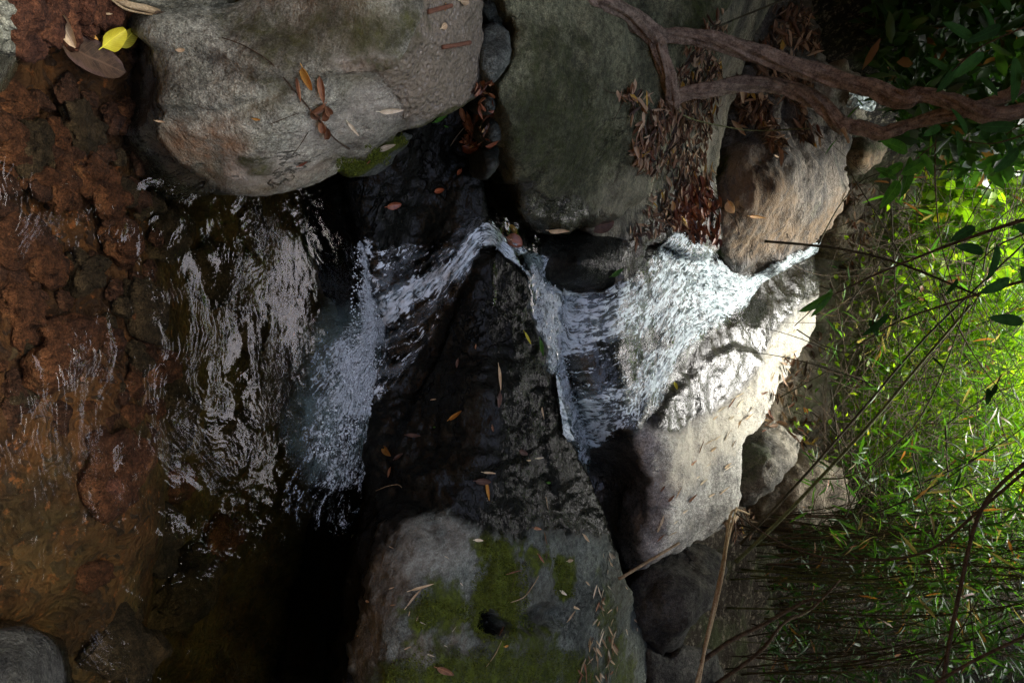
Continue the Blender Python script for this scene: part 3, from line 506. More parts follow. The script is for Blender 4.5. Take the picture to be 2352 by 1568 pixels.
hz = (fbm(W3, 1, 3, 5, stretch=(14, 6, 1)) * .0032 + fbm(P, 5, 3, 12) * .0035 + fbm(W3, 1, 2, 31, stretch=(42, 14, 1)) * .0013) * calm * (1 + 1.1 * sm(wr, .4, .75))
foam_near = paint(pp, P, [([(830,540),(850,600),(876,690),(872,800),(860,900),(850,1000),(815,980),(770,960),(750,880),(760,800),(800,770),(815,700),(812,620),(818,560)], 22, .9, 36), ([(730,780),(860,750),(850,1050),(820,1140),(740,1120),(700,1060),(690,960),(700,880)], 28, .68, 45), ([(680,1040),(820,1000),(815,1200),(740,1220),(660,1200),(640,1100)], 35, .50, 55), ([(690,800),(740,780),(720,980),(670,960)], 20, .3, 30)], 4)
milk = paint(pp, P, [([(720,760),(860,740),(860,1000),(760,1080),(690,1040),(670,960),(690,880),(720,820)], 50, .6, 60)], 6)
hz = hz + foam_near * (fbm(P, 28, 4, 7) * .012 + fbm(P, 9, 3, 17) * .018) + .012 * foam_near
P[:, 2] += hz
n1, n2 = ii.shape; loop = np.r_[ii[:, 0], ii[-1, 1:], ii[::-1, -1][1:], ii[0, ::-1][1:-1]]
bot = P[loop] * [1, 1, 0] + [0, 0, -1.2]; base = len(P); k = len(loop)
side = np.array([[loop[(j + 1) % k], loop[j], base + j, base + (j + 1) % k] for j in range(k)])
V = np.concatenate([P, bot]); z_ = np.zeros(k)
fl = np.concatenate([Q, side]).tolist() + [list(range(base + k - 1, base - 1, -1))]
o = mkmesh('water', V, fl, M['pool'], attrs={'wr': np.r_[wr, z_], 'wa': np.r_[wa, z_], 'calm': np.r_[calm, z_], 'foam': np.r_[foam_near, z_], 'milk': np.r_[milk, z_]}, origin=np.array([0, 1.5, 0.]))
meta(o, kind='structure')
# running water over rock
m = NT('running_water'); c0 = m.co()
fv = m.n('CombineXYZ', {0: m.attr('fu'), 1: m.attr('fv'), 2: 0.0}).outputs[0]
a = m.noise(sv(fv, (9, 40, 1)), 1.0, 5, .66, .9)
b2 = m.noise(sv(fv, (27, 52, 1)), 1.0, 4, .68, 1.2)
d_ = m.attr('dens')
val = m.math('ADD', m.math('MULTIPLY', a, 1.05), m.math('MULTIPLY', m.math('SUBTRACT', b2, .42), 1.0))
foam = m.step(m.math('ADD', val, m.math('MULTIPLY', d_, .60)), .82, .96)
foam = m.math('MULTIPLY', foam, m.step(d_, .01, .12))
veil = m.math('MULTIPLY', m.step(m.math('ADD', m.noise(sv(fv, (5, 22, 1)), 1.0, 4, .6, .5), m.math('MULTIPLY', d_, .7)), .62, 1.0), .5)
foam = m.math('MAXIMUM', foam, veil)
foam = m.math('MULTIPLY', foam, m.math('ADD', .55, m.math('MULTIPLY', .45, m.step(b2, .35, .6))))
nb = m.bump(a, .6, .009); nb = m.bump(b2, .35, .003, nb)
fcol = m.mix(m.step(val, .45, .75), (.26, .34, .36), (.64, .72, .74))
sh = water_shader(m, (.86, .88, .86, 1), foam, fcol, nb, rough=.1)
M['run'] = m.fin(m.n('MixShader', {0: m.attr('edge'), 1: m.n('BsdfTransparent').outputs[0], 2: sh}).outputs[0])
def ribbon(name, label, sections, dens, nl=90, step=4.5, off=.012, amp=.012, seed=0, blur=2, cut=None):
    A = catmull([s[0] for s in sections], 0, False); B = catmull([s[1] for s in sections], 0, False)
    m_ = 14
    def dense(pts):
        pts = np.array(pts, float); n = len(pts); out = []
        for i in range(n - 1):
            p0, p1, p2, p3 = pts[max(i - 1, 0)], pts[i], pts[i + 1], pts[min(i + 2, n - 1)]
            for t in np.arange(m_) / m_: out.append(.5 * ((2 * p1) + (-p0 + p2) * t + (2 * p0 - 5 * p1 + 4 * p2 - p3) * t * t + (-p0 + 3 * p1 - 3 * p2 + p3) * t ** 3))
        out.append(pts[-1]); return np.array(out)
    A = dense([s[0] for s in sections]); B = dense([s[1] for s in sections])
    t = np.linspace(0, 1, nl)[None, :, None]; G = A[:, None] * (1 - t) + B[:, None] * t; nu = len(A)
    D = np.full((nu, nl), np.nan)
    for i in range(nu):
        for j in range(nl):
            h = hit(G[i, j, 0], G[i, j, 1])
            if h: D[i, j] = h[0].y
    D = np.where(np.isnan(D), np.nanmean(D), D)
    for _ in range(blur):
        E = np.pad(D, 1, mode='edge'); D = np.minimum(D, (E[:-2, 1:-1] + E[2:, 1:-1] + E[1:-1, :-2] + E[1:-1, 2:] + 2 * D) / 6)
    g2 = G.reshape(-1, 2); P = at(g2[:, 0], g2[:, 1], D.ravel())
    P3 = P.reshape(nu, nl, 3); mid = P3[:, nl // 2]
    fu = np.r_[0, np.cumsum(np.linalg.norm(np.diff(mid, axis=0), axis=1))][:, None] * np.ones((1, nl))
    w = np.linalg.norm(P3[:, 0] - P3[:, -1], axis=1)[:, None]; wsm = .5 * w + .5 * w.mean()
    fvv = (np.linspace(-.5, .5, nl)[None]) * wsm
    FU, FV = fu.ravel(), fvv.ravel()
    idx = np.arange(nu * nl).reshape(nu, nl); Q = np.stack([idx[:-1, :-1], idx[1:, :-1], idx[1:, 1:], idx[:-1, 1:]], -1).reshape(-1, 4)
    n = vnormals(P, Q); s = np.sign((n * (CAM - P)).sum(1).mean()); n *= s
    if s < 0: Q = Q[:, ::-1]
    de = paint(g2, P, dens, seed)
    W = np.stack([FU, FV, FU * 0], 1)
    P = P + n * (off + (amp * (.35 + de)) * (fbm(W, 1, 4, seed, .6, (12, 40, 1)) + .4))[:, None]
    e = np.minimum(np.linspace(0, 1, nl), np.linspace(1, 0, nl))[None] * w
    ed = sm(e + .02 * fbm(W, 1, 3, seed + 5, .6, (14, 20, 1)).reshape(nu, nl), .004, .022)
    o = mkmesh(name, P, Q, M['run'], attrs={'fu': FU, 'fv': FV, 'dens': de, 'edge': ed.ravel()})
    meta(o, label, 'waterfall'); return o
ribbon('waterfall', 'broad upper cascade of white water fanning down over the big slab', [
 ((1884,548),(1872,582)),((1820,584),(1800,618)),((1762,608),(1745,655)),((1716,634),(1716,696)),((1690,626),(1690,745)),((1662,602),(1640,765)),((1632,560),(1594,805)),((1590,530),(1556,850)),((1545,532),(1524,915)),((1500,572),(1494,965)),((1450,622),(1456,1000)),((1380,655),(1392,1022)),((1310,655),(1335,1030)),((1262,640),(1300,1015)),((1240,632),(1285,1000))],
 [([(1900,540),(1800,575),(1700,630),(1640,590),(1590,540),(1540,530),(1500,580),(1480,680),(1500,760),(1580,790),(1660,740),(1720,690),(1870,600)], 18, .50, 20),
  ([(1740,600),(1700,625),(1650,600),(1600,620),(1600,720),(1660,730),(1720,690),(1760,650)], 14, .64, 14),
  ([(1220,640),(1320,655),(1460,640),(1520,700),(1480,760),(1400,790),(1300,800),(1240,760)], 16, .46, 22),
  ([(1270,930),(1300,900),(1420,880),(1500,800),(1530,790),(1530,900),(1480,960),(1400,1000),(1300,1030)], 14, .44, 20),
  ([(1590,760),(1500,900),(1470,900),(1560,760)], 12, .75, 12),
  ([(1240,640),(1340,655),(1350,800),(1250,790)], 14, .62, 18), ([(1290,930),(1380,920),(1400,1010),(1300,1020)], 12, .56, 16),
  ([(1300,780),(1480,760),(1520,800),(1480,900),(1300,930)], 20, .20, 20),
  ([(1220,620),(1290,700),(1300,850),(1350,1030),(1280,1030),(1220,700)], 14, .85, 10)], nl=200, off=.015, amp=.004, seed=3)
ribbon('waterfall', 'thin lower cascade sliding down the black rock face into the pool', [
 ((1262,590),(1232,668)),((1215,575),(1195,625)),((1165,545),(1160,598)),((1130,505),(1128,575)),((1095,490),(1100,595)),((1050,520),(1062,660)),((990,545),(1005,760)),((930,552),(945,840)),((880,552),(888,905)),((838,540),(862,940))],
 [([(1100,520),(1110,560),(1080,610),(1020,660),(940,710),(880,750),(850,690),(900,665),(980,630),(1040,585),(1070,530)], 14, .64, 16),
  ([(1260,590),(1230,680),(1160,600),(1110,570),(1110,510),(1180,550)], 10, .66, 12),
  ([(820,540),(850,540),(900,600),(900,900),(850,950)], 14, .29, 20),
  ([(1000,560),(1080,600),(1040,680),(950,860),(850,900),(850,560)], 25, .22, 30)], nl=120, off=.006, amp=.008, seed=13, blur=1)
ribbon('waterfall', 'small far waterfall in the dark hollow behind the vine', [((2012,190),(2004,250)),((1985,195),(1975,252)),((1962,200),(1948,250)),((1945,205),(1938,248))], [([(2020,180),(2020,260),(1935,255),(1935,195)], 6, .75, 10)], nl=30, off=.02, amp=.02, seed=23, blur=0)
# the small plunge basin behind the crest
P, Q, ii = pool_grid(-.9, 1.1, 2.3, 3.35, .012, .405)
px, py = proj(P); pp = np.stack([px, py], 1)
fo = paint(pp, P, [([(1215,600),(1270,640),(1310,760),(1330,900),(1360,1040),(1330,1060),(1270,900),(1220,740)], 24, .9, 40)], 2)
P[:, 2] += fbm(P, 12, 4, 3) * .016 + fo * (.01 + .03 * np.maximum(fbm(P, 16, 4, 8), -.3))
o = mkmesh('water', P, Q, M['pool'], attrs={'wr': P[:, 0], 'wa': P[:, 1], 'calm': np.ones(len(P)), 'foam': fo, 'milk': fo})
meta(o, kind='structure')
# ------------------------------------------------------------------ tubes, leaves
def tube(pts, rad, seg=8, cap=True, prof=None, twist=0.0, closed_tip=True):
    """smooth tapering tube along 3D points; rad = list per control point; prof(angle, s) -> radius factor"""
    P = np.array(pts, float); n = len(P); rad = np.array(rad, float) * np.ones(n); out = []; R = []
    m_ = 6 if n > 2 else 8
    for i in range(n - 1):
        p0, p1, p2, p3 = P[max(i - 1, 0)], P[i], P[i + 1], P[min(i + 2, n - 1)]
        for t in np.arange(m_) / m_:
            out.append(.5 * ((2 * p1) + (-p0 + p2) * t + (2 * p0 - 5 * p1 + 4 * p2 - p3) * t * t + (-p0 + 3 * p1 - 3 * p2 + p3) * t ** 3)); R.append(rad[i] * (1 - t) + rad[i + 1] * t)
    out.append(P[-1]); R.append(rad[-1]); C = np.array(out); R = np.array(R); T = np.gradient(C, axis=0); T /= np.linalg.norm(T, axis=1)[:, None] + 1e-9
    u = np.cross(T[0], [0.3, .2, 1]); u /= np.linalg.norm(u); V = []; s = 0
    L = np.r_[0, np.cumsum(np.linalg.norm(np.diff(C, axis=0), axis=1))]
    for i in range(len(C)):
        u = u - T[i] * u.dot(T[i]); u /= np.linalg.norm(u) + 1e-9; w = np.cross(T[i], u)
        an = np.arange(seg) / seg * 2 * np.pi; k = R[i] * (prof(an, L[i]) if prof else 1); aa = an + twist * L[i]
        V.append(C[i] + (np.cos(aa) * k)[:, None] * u + (np.sin(aa) * k)[:, None] * w)
    V = np.concatenate(V); nn = len(C); idx = np.arange(nn * seg).reshape(nn, seg); nx = np.roll(idx, -1, 1)
    Q = np.stack([idx[:-1], nx[:-1], nx[1:], idx[1:]], -1).reshape(-1, 4)
    V = np.concatenate([V, C[:1], C[-1:]]); a, b = len(V) - 2, len(V) - 1
    Q = np.concatenate([Q, np.stack([nx[0], idx[0], np.full(seg, a), np.full(seg, a)], -1), np.stack([idx[-1], nx[-1], np.full(seg, b), np.full(seg, b)], -1)])
    return V, Q
def q2(Q): return [list(dict.fromkeys(f)) for f in Q.tolist()]
def leafpts(L, W, kind='lance', nu=7, curl=.0, fold=.25, bend=.0):
    """leaf blade as a folded, bent strip along +x, normal +z"""
    s = np.linspace(0, 1, nu)
    if kind == 'lance': w = np.sin(np.pi * np.clip(s * .96 + .02, 0, 1) ** .75) ** .8
    elif kind == 'broad': w = np.sin(np.pi * np.clip(s * .97 + .015, 0, 1) ** .85) ** .6
    elif kind == 'heart': w = np.clip(np.sin(np.pi * (s * .93 + .05) ** .6), 0, 1) ** .6
    else: w = np.sin(np.pi * s) ** .4
    w = w * W / 2; w[0] = W * .03; w[-1] = W * .01
    x = s * L; z = bend * L * (s - .2) ** 2 * 2 + .0 * s
    V = []
    for i in range(nu):
        c = curl * w[i]
        V += [(x[i], -w[i], z[i] + fold * w[i] + c), (x[i], -w[i] * .5, z[i] + fold * w[i] * .4), (x[i], 0, z[i]), (x[i], w[i] * .5, z[i] + fold * w[i] * .4), (x[i], w[i], z[i] + fold * w[i] + c)]
    V = np.array(V); idx = np.arange(nu * 5).reshape(nu, 5)
    Q = np.stack([idx[:-1, :-1], idx[1:, :-1], idx[1:, 1:], idx[:-1, 1:]], -1).reshape(-1, 4)
    v = np.tile([-1, -.5, 0, .5, 1], nu)
    return V, Q, np.repeat(s, 5), v
def frame(n, d):
    n = np.array(n, float); n /= np.linalg.norm(n); d = np.array(d, float); d = d - n * d.dot(n); d /= np.linalg.norm(d) + 1e-9
    return np.stack([d, np.cross(n, d), n], 1)
def leaf_mat(name, c1, c2, rough=.5, trans=.3, spec=.3, vein=.6):
    m = NT(name); c = m.co(); rnd = m.attr('rnd')
    n1 = m.noise(c, 40, 6, .7); col = m.mix(m.step(n1, .35, .65), c1, c2)
    col = m.mix(1.0, col, m.mix(rnd, (.55, .55, .55), (1.3, 1.3, 1.3)), 'MULTIPLY')
    lu, lv = m.attr('lu'), m.attr('lv'); al = m.math('ABSOLUTE', lv)
    mid = m.math('SUBTRACT', 1.0, m.step(al, .02, .10))
    side = m.math('ABSOLUTE', m.math('SINE', m.math('MULTIPLY', m.math('ADD', lu, m.math('MULTIPLY', al, -.18)), 34.0)))
    vn = m.math('MAXIMUM', mid, m.math('MULTIPLY', m.math('SUBTRACT', 1.0, m.step(side, .05, .3)), .5))
    col = m.mix(m.math('MULTIPLY', vn, vein), col, tuple(min(1, v * 1.7) for v in c2))
    b = m.bump(vn, .5, .001, m.bump(n1, .4, .002))
    p = m.n('BsdfPrincipled', {'Base Color': col, 'Roughness': rough, 'Specular IOR Level': spec, 'Normal': b}).outputs[0]
    if trans: p = m.n('MixShader', {0: trans, 1: p, 2: m.n('BsdfTranslucent', {'Color': col}).outputs[0]}).outputs[0]
    return m.fin(p)
LM = {
 'tan': leaf_mat('tan_leaf', (.42, .29, .15), (.62, .47, .28), trans=.1), 'pale': leaf_mat('pale_leaf', (.52, .42, .27), (.70, .60, .42), trans=.1),
 'brown': leaf_mat('brown_leaf', (.16, .07, .035), (.30, .15, .07), trans=.05), 'redbrown': leaf_mat('red_brown_leaf', (.20, .055, .025), (.36, .11, .04), rough=.3, trans=.1, spec=.5),
 'orange': leaf_mat('orange_leaf', (.42, .17, .03), (.55, .30, .06), trans=.15), 'yellow': leaf_mat('yellow_leaf', (.50, .42, .03), (.60, .55, .05), trans=.15), 'dark': leaf_mat('dark_leaf', (.05, .030, .022), (.11, .065, .045), rough=.6, spec=.2, trans=0),
 'green': leaf_mat('green_leaf', (.04, .14, .012), (.08, .22, .02), rough=.45, trans=.35, spec=.25), 'deep': leaf_mat('deep_green_leaf', (.02, .065, .012), (.035, .11, .02), rough=.65, trans=.3, spec=.12, vein=.3)}
def bark_mat(name, a, b_, sc=(4, 4, 60)):
    m = NT(name); c = m.co(); n1 = m.noise(c, 30, 7, .7); n2 = m.noise(c, 160, 5, .7)
    col = m.mix(m.step(m.math('ADD', m.math('MULTIPLY', n1, .6), m.math('MULTIPLY', n2, .4)), .38, .64), a, b_)
    lic = m.math('MULTIPLY', m.step(m.noise(c, 6, 5, .7), .64, .70), .6); col = m.mix(lic, col, (.16, .20, .10))
    return m.fin(m.n('BsdfPrincipled', {'Base Color': col, 'Roughness': .85, 'Specular IOR Level': .2, 'Normal': m.bump(n2, .7, .004, m.bump(n1, .8, .012))}).outputs[0])
M['bark'] = bark_mat('vine_bark', (.085, .06, .042), (.34, .265, .185))
M['twig'] = bark_mat('twig_bark', (.035, .024, .014), (.12, .085, .05)); M['palestick'] = bark_mat('pale_stick', (.26, .18, .09), (.50, .39, .23))
M['cane'] = bark_mat('cane', (.045, .055, .02), (.14, .15, .055)); M['darkcane'] = bark_mat('dark_cane', (.022, .020, .010), (.075, .065, .032))
m = NT('rusty_steel'); c = m.co(); M['rusty'] = m.fin(m.n('BsdfPrincipled', {'Base Color': m.mix(m.noise(c, 60, 6, .7), (.06, .025, .015), (.26, .11, .05)), 'Roughness': .9, 'Normal': m.bump(m.noise(c, 120, 5, .8), .8, .004)}).outputs[0])

def leaf_on(px, py, ang, L, W, kind, mat, label, lift=.004, tilt=0, curl=.3, bend=.12, fold=.25, cat='leaf', group=None, z=None, name='leaf', stalk=True):
    """a single leaf lying at the picked spot; ang = direction in the picture (degrees, 0 = right, 90 = down)"""
    if z is not None:
        p = at(px, py, y_of_z(px, py, z)); n = np.array([0, 0, 1.])
    else:
        h = hit(px, py)
        if not h: return
        # average normal over the leaf's footprint
        ns = [np.array(h[1])]
        for a_ in (0, 90, 180, 270):
            g_ = hit(px + 8 * math.cos(math.radians(a_)), py + 8 * math.sin(math.radians(a_)))
            if g_ and (g_[0] - h[0]).length < .2: ns.append(np.array(g_[1]))
        p = np.array(h[0]); n = np.mean(ns, 0); n /= np.linalg.norm(n)
    Yp = p[1]; q = at(px + 10 * math.cos(math.radians(ang)), py + 10 * math.sin(math.radians(ang)), Yp)
    d = q - p; v = CAM - p; v /= np.linalg.norm(v)
    # direction on the surface that projects onto the wished one
    d = d + v * (-(d.dot(n)) / (v.dot(n) if abs(v.dot(n)) > .25 else .25))
    Mx = frame(n, d)
    V, Q, lu, lv = leafpts(L, W, kind, 11, curl, fold, bend)
    V[:, 0] -= L / 2; V = V + np.array([0, 0, 1]) * (fbm(V + [px, py, 0], 22, 2, 3) * .12 * W)[:, None]
    if tilt: ct, st = math.cos(tilt), math.sin(tilt); V = np.stack([V[:, 0], V[:, 1] * ct - V[:, 2] * st, V[:, 1] * st + V[:, 2] * ct], 1)
    V[:, 2] += lift - V[:, 2].min()
    if stalk:
        sv_, sq = tube([(-L / 2 - L * .14, 0, V[27, 2] * .5), (-L / 2, 0, V[2, 2])], [.0008, .0011], 5); nb_ = len(V)
        V = np.concatenate([V, sv_]); Q = np.concatenate([Q, sq + nb_]); lu = np.r_[lu, np.zeros(len(sv_))]; lv = np.r_[lv, np.zeros(len(sv_))]
    W_ = p + V @ Mx.T
    o = mkmesh(name, W_, q2(Q), LM[mat], attrs={'lu': lu, 'lv': lv, 'rnd': np.full(len(W_), random.random())}, origin=p)
    return meta(o, label, cat, group)

# individually readable leaves (picture place, direction, size in metres)
LV = [
 (1233,30,0,0,0,0,0,''),]
def LF(*a, **k): return leaf_on(*a, **k)
LF(896,250,-8,.068,.018,'lance','pale','plump pale tan leaf lying alone on the large grey boulder', bend=.1)
LF(808,291,50,.066,.009,'lance','pale','narrow pale leaf near the middle of the large grey boulder')
LF(706,172,60,.072,.022,'lance','orange','upright curled orange brown leaf at the top of the dry clump', tilt=.5, curl=.6)
LF(690,205,75,.055,.010,'lance','brown','rolled brown leaf beside the orange leaf on the boulder', tilt=1, curl=1)
LF(738,205,80,.06,.016,'lance','brown','crumpled brown leaf above the dry clump on the boulder', tilt=.3, curl=.9)
for i, (x, y, a_) in enumerate([(722,255,30), (742,258,110), (736,285,75), (728,240,160), (748,245,60), (745,300,95)]):
    LF(x, y, a_, .038, .018, 'broad', 'brown', 'shrivelled brown leaf in the dry clump on the large grey boulder', tilt=random.uniform(-.6, .6), curl=1.2, group='shrivelled leaves of the clump', lift=.006)
LF(693,372,-35,.03,.011,'lance','redbrown','small reddish leaf scrap near the lower edge of the grey boulder')
LF(590,272,5,.018,.007,'lance','orange','tiny orange leaf scrap in the middle of the grey boulder')
LF(370,278,8,.024,.005,'lance','tan','tiny tan leaf scrap at the wet left end of the grey boulder')
LF(416,112,-10,.02,.010,'broad','tan','tan leaf scrap caught in the crease of the grey boulder')
LF(887,336,-20,.058,.018,'lance','pale','pale folded leaf sitting on the bright moss ledge')
LF(845,368,-65,.028,.008,'lance','redbrown','small red brown leaf on the mossy ledge')
LF(785,0,0,.03,.02,'broad','tan','x') if False else None
LF(1018,18,110,.022,.010,'lance','orange','small orange brown leaf between the two rusty bars'); LF(1016,62,-40,.024,.016,'broad','tan','tan triangular leaf scrap between the two rusty bars')
LF(1060,2,10,.045,.022,'broad','yellow','x') and None if False else LF(1062,4,10,.04,.020,'broad','tan','yellowish tan leaf at the top edge on the concrete strip')
LF(1048,307,-60,.10,.009,'lance','pale','long folded straw leaf leaning on the black slab by the crevice', tilt=.7)
LF(1062,262,75,.05,.018,'lance','brown','wet brown leaf high on the black slab by the crevice'); LF(1075,275,80,.05,.020,'lance','brown','second wet brown leaf right beside the crevice')
LF(1080,340,20,.062,.048,'heart','redbrown','rounded wet red brown leaf on the black slab near the crevice', curl=.7)
LF(1055,398,120,.03,.014,'broad','redbrown','small dark red leaf between the round leaf and the stream')
LF(1010,438,-15,.036,.018,'broad','redbrown','small glossy rust leaf on the wet black slab', curl=.7)
LF(902,470,-15,.052,.026,'broad','redbrown','oval flat red brown leaf on the wet black slab above the pool')
LF(1010,272,-30,.05,.014,'lance','green','small green leaf under the edge of the concrete strip'); LF(1025,290,20,.014,.006,'lance','green','tiny green leaf below the green leaf by the concrete strip')
LF(1208,778,70,.05,.014,'lance','yellow','pale yellow serrated leaf just under the crest of the black rock')
LF(1240,800,85,.07,.022,'lance','green','dark green leaf curled over the crest of the black rock')
LF(1146,870,86,.105,.011,'lance','tan','long upright tan bamboo leaf on the centre of the black rock', bend=.02)
LF(1144,918,100,.05,.018,'lance','dark','dark spoon shaped leaf below the long tan leaf')
LF(1052,836,95,.034,.011,'lance','dark','small dark red leaf on the black face'); LF(1092,797,100,.016,.005,'lance','brown','tiny brown leaf on the upper black face')
LF(1048,950,-38,.068,.014,'lance','orange','curled orange brown leaf on the black face', curl=.9, tilt=.4)
LF(998,918,-5,.022,.005,'lance','tan','tiny tan leaf on the black face'); LF(1000,981,0,.012,.006,'lance','green','tiny green leaf on the lower black face')
LF(950,1000,5,.05,.014,'lance','dark','dark ribbed leaf flat on the wet black face'); LF(893,1038,45,.062,.024,'lance','orange','large glossy orange brown leaf near the pool edge', curl=.6, rough=None) if False else LF(893,1038,45,.064,.024,'lance','orange','large glossy orange brown leaf near the pool edge', curl=.6)
LF(918,1048,-30,.04,.013,'lance','dark','dull leaf touching the glossy orange leaf near the pool edge'); LF(897,1085,100,.034,.012,'lance','brown','small brown leaf below the glossy orange leaf')
LF(1131,983,80,.02,.008,'lance','brown','tiny rust scrap on the black rock under the crest'); LF(1243,945,85,.055,.008,'lance','tan','thin tan leaf in the groove under the crest')
LF(1198,1038,25,.045,.018,'broad','dark','oval dark purple leaf under the crest'); LF(1236,1052,-8,.05,.008,'lance','pale','thin pale leaf beside the dark purple leaf'); LF(1212,1056,-5,.03,.007,'lance','tan','short tan leaf joined to the thin pale leaf')
LF(1122,1082,0,.05,.009,'lance','tan','flat tan leaf above the dark round leaf on the black rock'); LF(1108,1103,0,.052,.022,'broad','dark','dark round leaf partly under tan leaves on the black rock')
LF(1118,1128,84,.062,.012,'lance','orange','upright rust and tan leaf standing below the dark round leaf'); LF(1258,1107,0,.02,.010,'lance','green','small bright green leaf on the black rock near its crest')
LF(1253,1158,86,.045,.007,'lance','tan','thin tan leaf standing upright near the crest'); LF(1230,1212,12,.05,.012,'lance','brown','brown folded leaf above the mossy hump'); LF(1250,1240,84,.045,.009,'lance','brown','narrow brown leaf beside the mossy hump')
LF(1344,1235,55,.045,.012,'lance','tan','tan leaf with a rust edge close to the crest'); LF(1097,1240,4,.034,.010,'lance','pale','pale leaf at the upper tip of the moss'); LF(1306,1287,-10,.046,.014,'lance','tan','plump tan leaf right of the upper moss')
LF(1240,1283,60,.04,.008,'lance','redbrown','red brown leaf of a V shaped pair on the hump'); LF(1252,1280,110,.035,.006,'lance','dark','dark leaf of a V shaped pair on the hump')
LF(965,1350,-15,.085,.008,'lance','tan','long dry tan leaf across the middle of the hump'); LF(950,1368,-55,.07,.008,'lance','tan','split tan leaf pointing down left on the hump', tilt=.5)
LF(1180,1312,-18,.06,.005,'lance','brown','thin brown leaf over the deep moss'); LF(1152,1452,-60,.05,.007,'lance','brown','thin brown leaf under the small pothole'); LF(1160,1482,-20,.02,.009,'lance','orange','tiny orange leaf under the small pothole')
LF(1018,1538,20,.075,.020,'lance','brown','curled brown leaf at the bottom edge of the hump', tilt=.4); LF(848,1380,8,.022,.008,'lance','tan','small tan leaf on the grey part of the hump'); LF(900,1190,0,.01,.008,'lance','pale','x') if False else None
LF(1290,1360,40,.06,.012,'lance','pale','long pale leaf at the right side of the moss'); LF(1318,1395,30,.06,.010,'lance','tan','tan leaf below the long pale leaf'); LF(1310,1412,-60,.05,.009,'lance','tan','short upright tan leaf below the long pale leaf')
LF(1400,1275,75,.05,.012,'lance','pale','pale leaf perched on the crest of the black rock')
LF(210,135,25,.155,.078,'broad','dark','very large ribbed dark brown leaf sunk in the shallow pool', z=-.012, curl=.1, fold=.1, bend=.02, stalk=False)
LF(255,90,-40,.075,.042,'heart','yellow','yellow green leaf at the tip of the large sunken leaf', z=.003, fold=.5)
LF(290,88,-50,.07,.03,'broad','yellow','dull yellow leaf half sunk beside the boulder', z=-.004)
LF(190,72,40,.06,.018,'lance','orange','orange leaf floating among wet cobbles', z=.006, curl=.6)
LF(140,60,60,.09,.030,'broad','tan','upright torn tan and black leaf at the top of the pool', z=.02, tilt=.8, curl=.9)
LF(238,25,20,.03,.022,'broad','tan','torn tan leaf scrap in the shaded corner above the pool', z=.02)
LF(1415,625,-35,.07,.022,'lance','green','bright green leaf lying on the black ledge rock')
LF(1700,860,60,.02,.008,'lance','tan','x') if False else None
LF(1735,402,5,.05,.02,'lance','tan','x') if False else None
LF(1680,475,60,.07,.05,'broad','tan','curled pale leaf ball on the tan boulder', curl=1.2, tilt=.5); LF(1735,497,4,.13,.018,'lance','orange','long flat orange brown leaf on the tan boulder')
LF(1520,452,-70,.07,.03,'lance','pale','pale cream leaf at the foot of the leaf heap'); LF(1520,300,-30,.07,.03,'lance','yellow','bright yellow leaf on the leaf heap'); LF(1495,508,-20,.06,.018,'lance','pale','x') if False else None
LF(1283,525,-5,.085,.030,'lance','tan','flat tan leaf in the crack above the black ledge rock'); LF(1330,527,4,.11,.02,'lance','brown','brown leaf strips in the crack above the black ledge rock'); LF(1378,515,-20,.11,.05,'broad','dark','large dark folded leaf in the crack above the black ledge rock', curl=.8)
LF(1550,888,80,.05,.02,'lance','yellow','small yellowish leaf on the glossy wet slab')
LF(1178,555,30,.07,.05,'broad','redbrown','wet scarlet brown leaf where the stream bends'); LF(1172,530,60,.05,.04,'broad','orange','wet orange leaf where the stream bends')
# many straw leaves shed on the hump's right flank and on the pale slab: individuals that nothing tells apart
def scatter(n, poly, L, W, mats, label, group, ang, da, lift=.002, seed=1, tilt=.5, big=0):
    r_ = random.Random(seed); xs = [p[0] for p in poly]; ys = [p[1] for p in poly]; pl = np.array(poly, float); k = 0; tries = 0
    while k < n and tries < 4000:
        tries += 1; x, y = r_.uniform(min(xs), max(xs)), r_.uniform(min(ys), max(ys))
        if sdf(np.array([[x, y]]), pl)[0][0] < 0: continue
        if LF(x, y, ang + r_.uniform(-da, da), r_.uniform(*L), r_.uniform(*W), 'lance', r_.choice(mats), label, lift=lift + r_.uniform(0, .008) * big, tilt=r_.uniform(-tilt, tilt), curl=r_.uniform(.2, .8), group=group, stalk=False): k += 1
scatter(62, [(1340,1330),(1385,1350),(1412,1430),(1420,1560),(1320,1560),(1345,1460),(1365,1400)], (.03, .075), (.005, .012), ['tan', 'tan', 'pale', 'brown'], 'straw coloured leaf in the dry drift along the right flank of the mossy hump', 'straw leaves drifted on the hump', 100, 50, seed=3, big=1)
scatter(14, [(1380,1230),(1430,1300),(1470,1450),(1420,1500),(1390,1350)], (.02, .05), (.004, .009), ['tan', 'pale'], 'small straw leaf scattered near the crest beside the mossy hump', 'straw leaves near the crest', 80, 30, seed=4)
scatter(46, [(1500,1240),(1520,1120),(1600,1010),(1700,880),(1800,760),(1850,700),(1860,760),(1780,880),(1690,1010),(1680,1120),(1620,1200)], (.035, .09), (.005, .013), ['tan', 'pale', 'brown', 'pale'], 'thin straw leaf on the dry pale part of the big slab', 'straw leaves on the pale slab', -50, 25, seed=5, tilt=.2)
scatter(14, [(850,1220),(1050,1220),(1080,1500),(800,1540)], (.012, .03), (.002, .005), ['tan', 'pale'], 'tiny straw scrap on the grey face of the mossy hump', 'straw scraps on the hump', 30, 90, seed=6, tilt=.1)

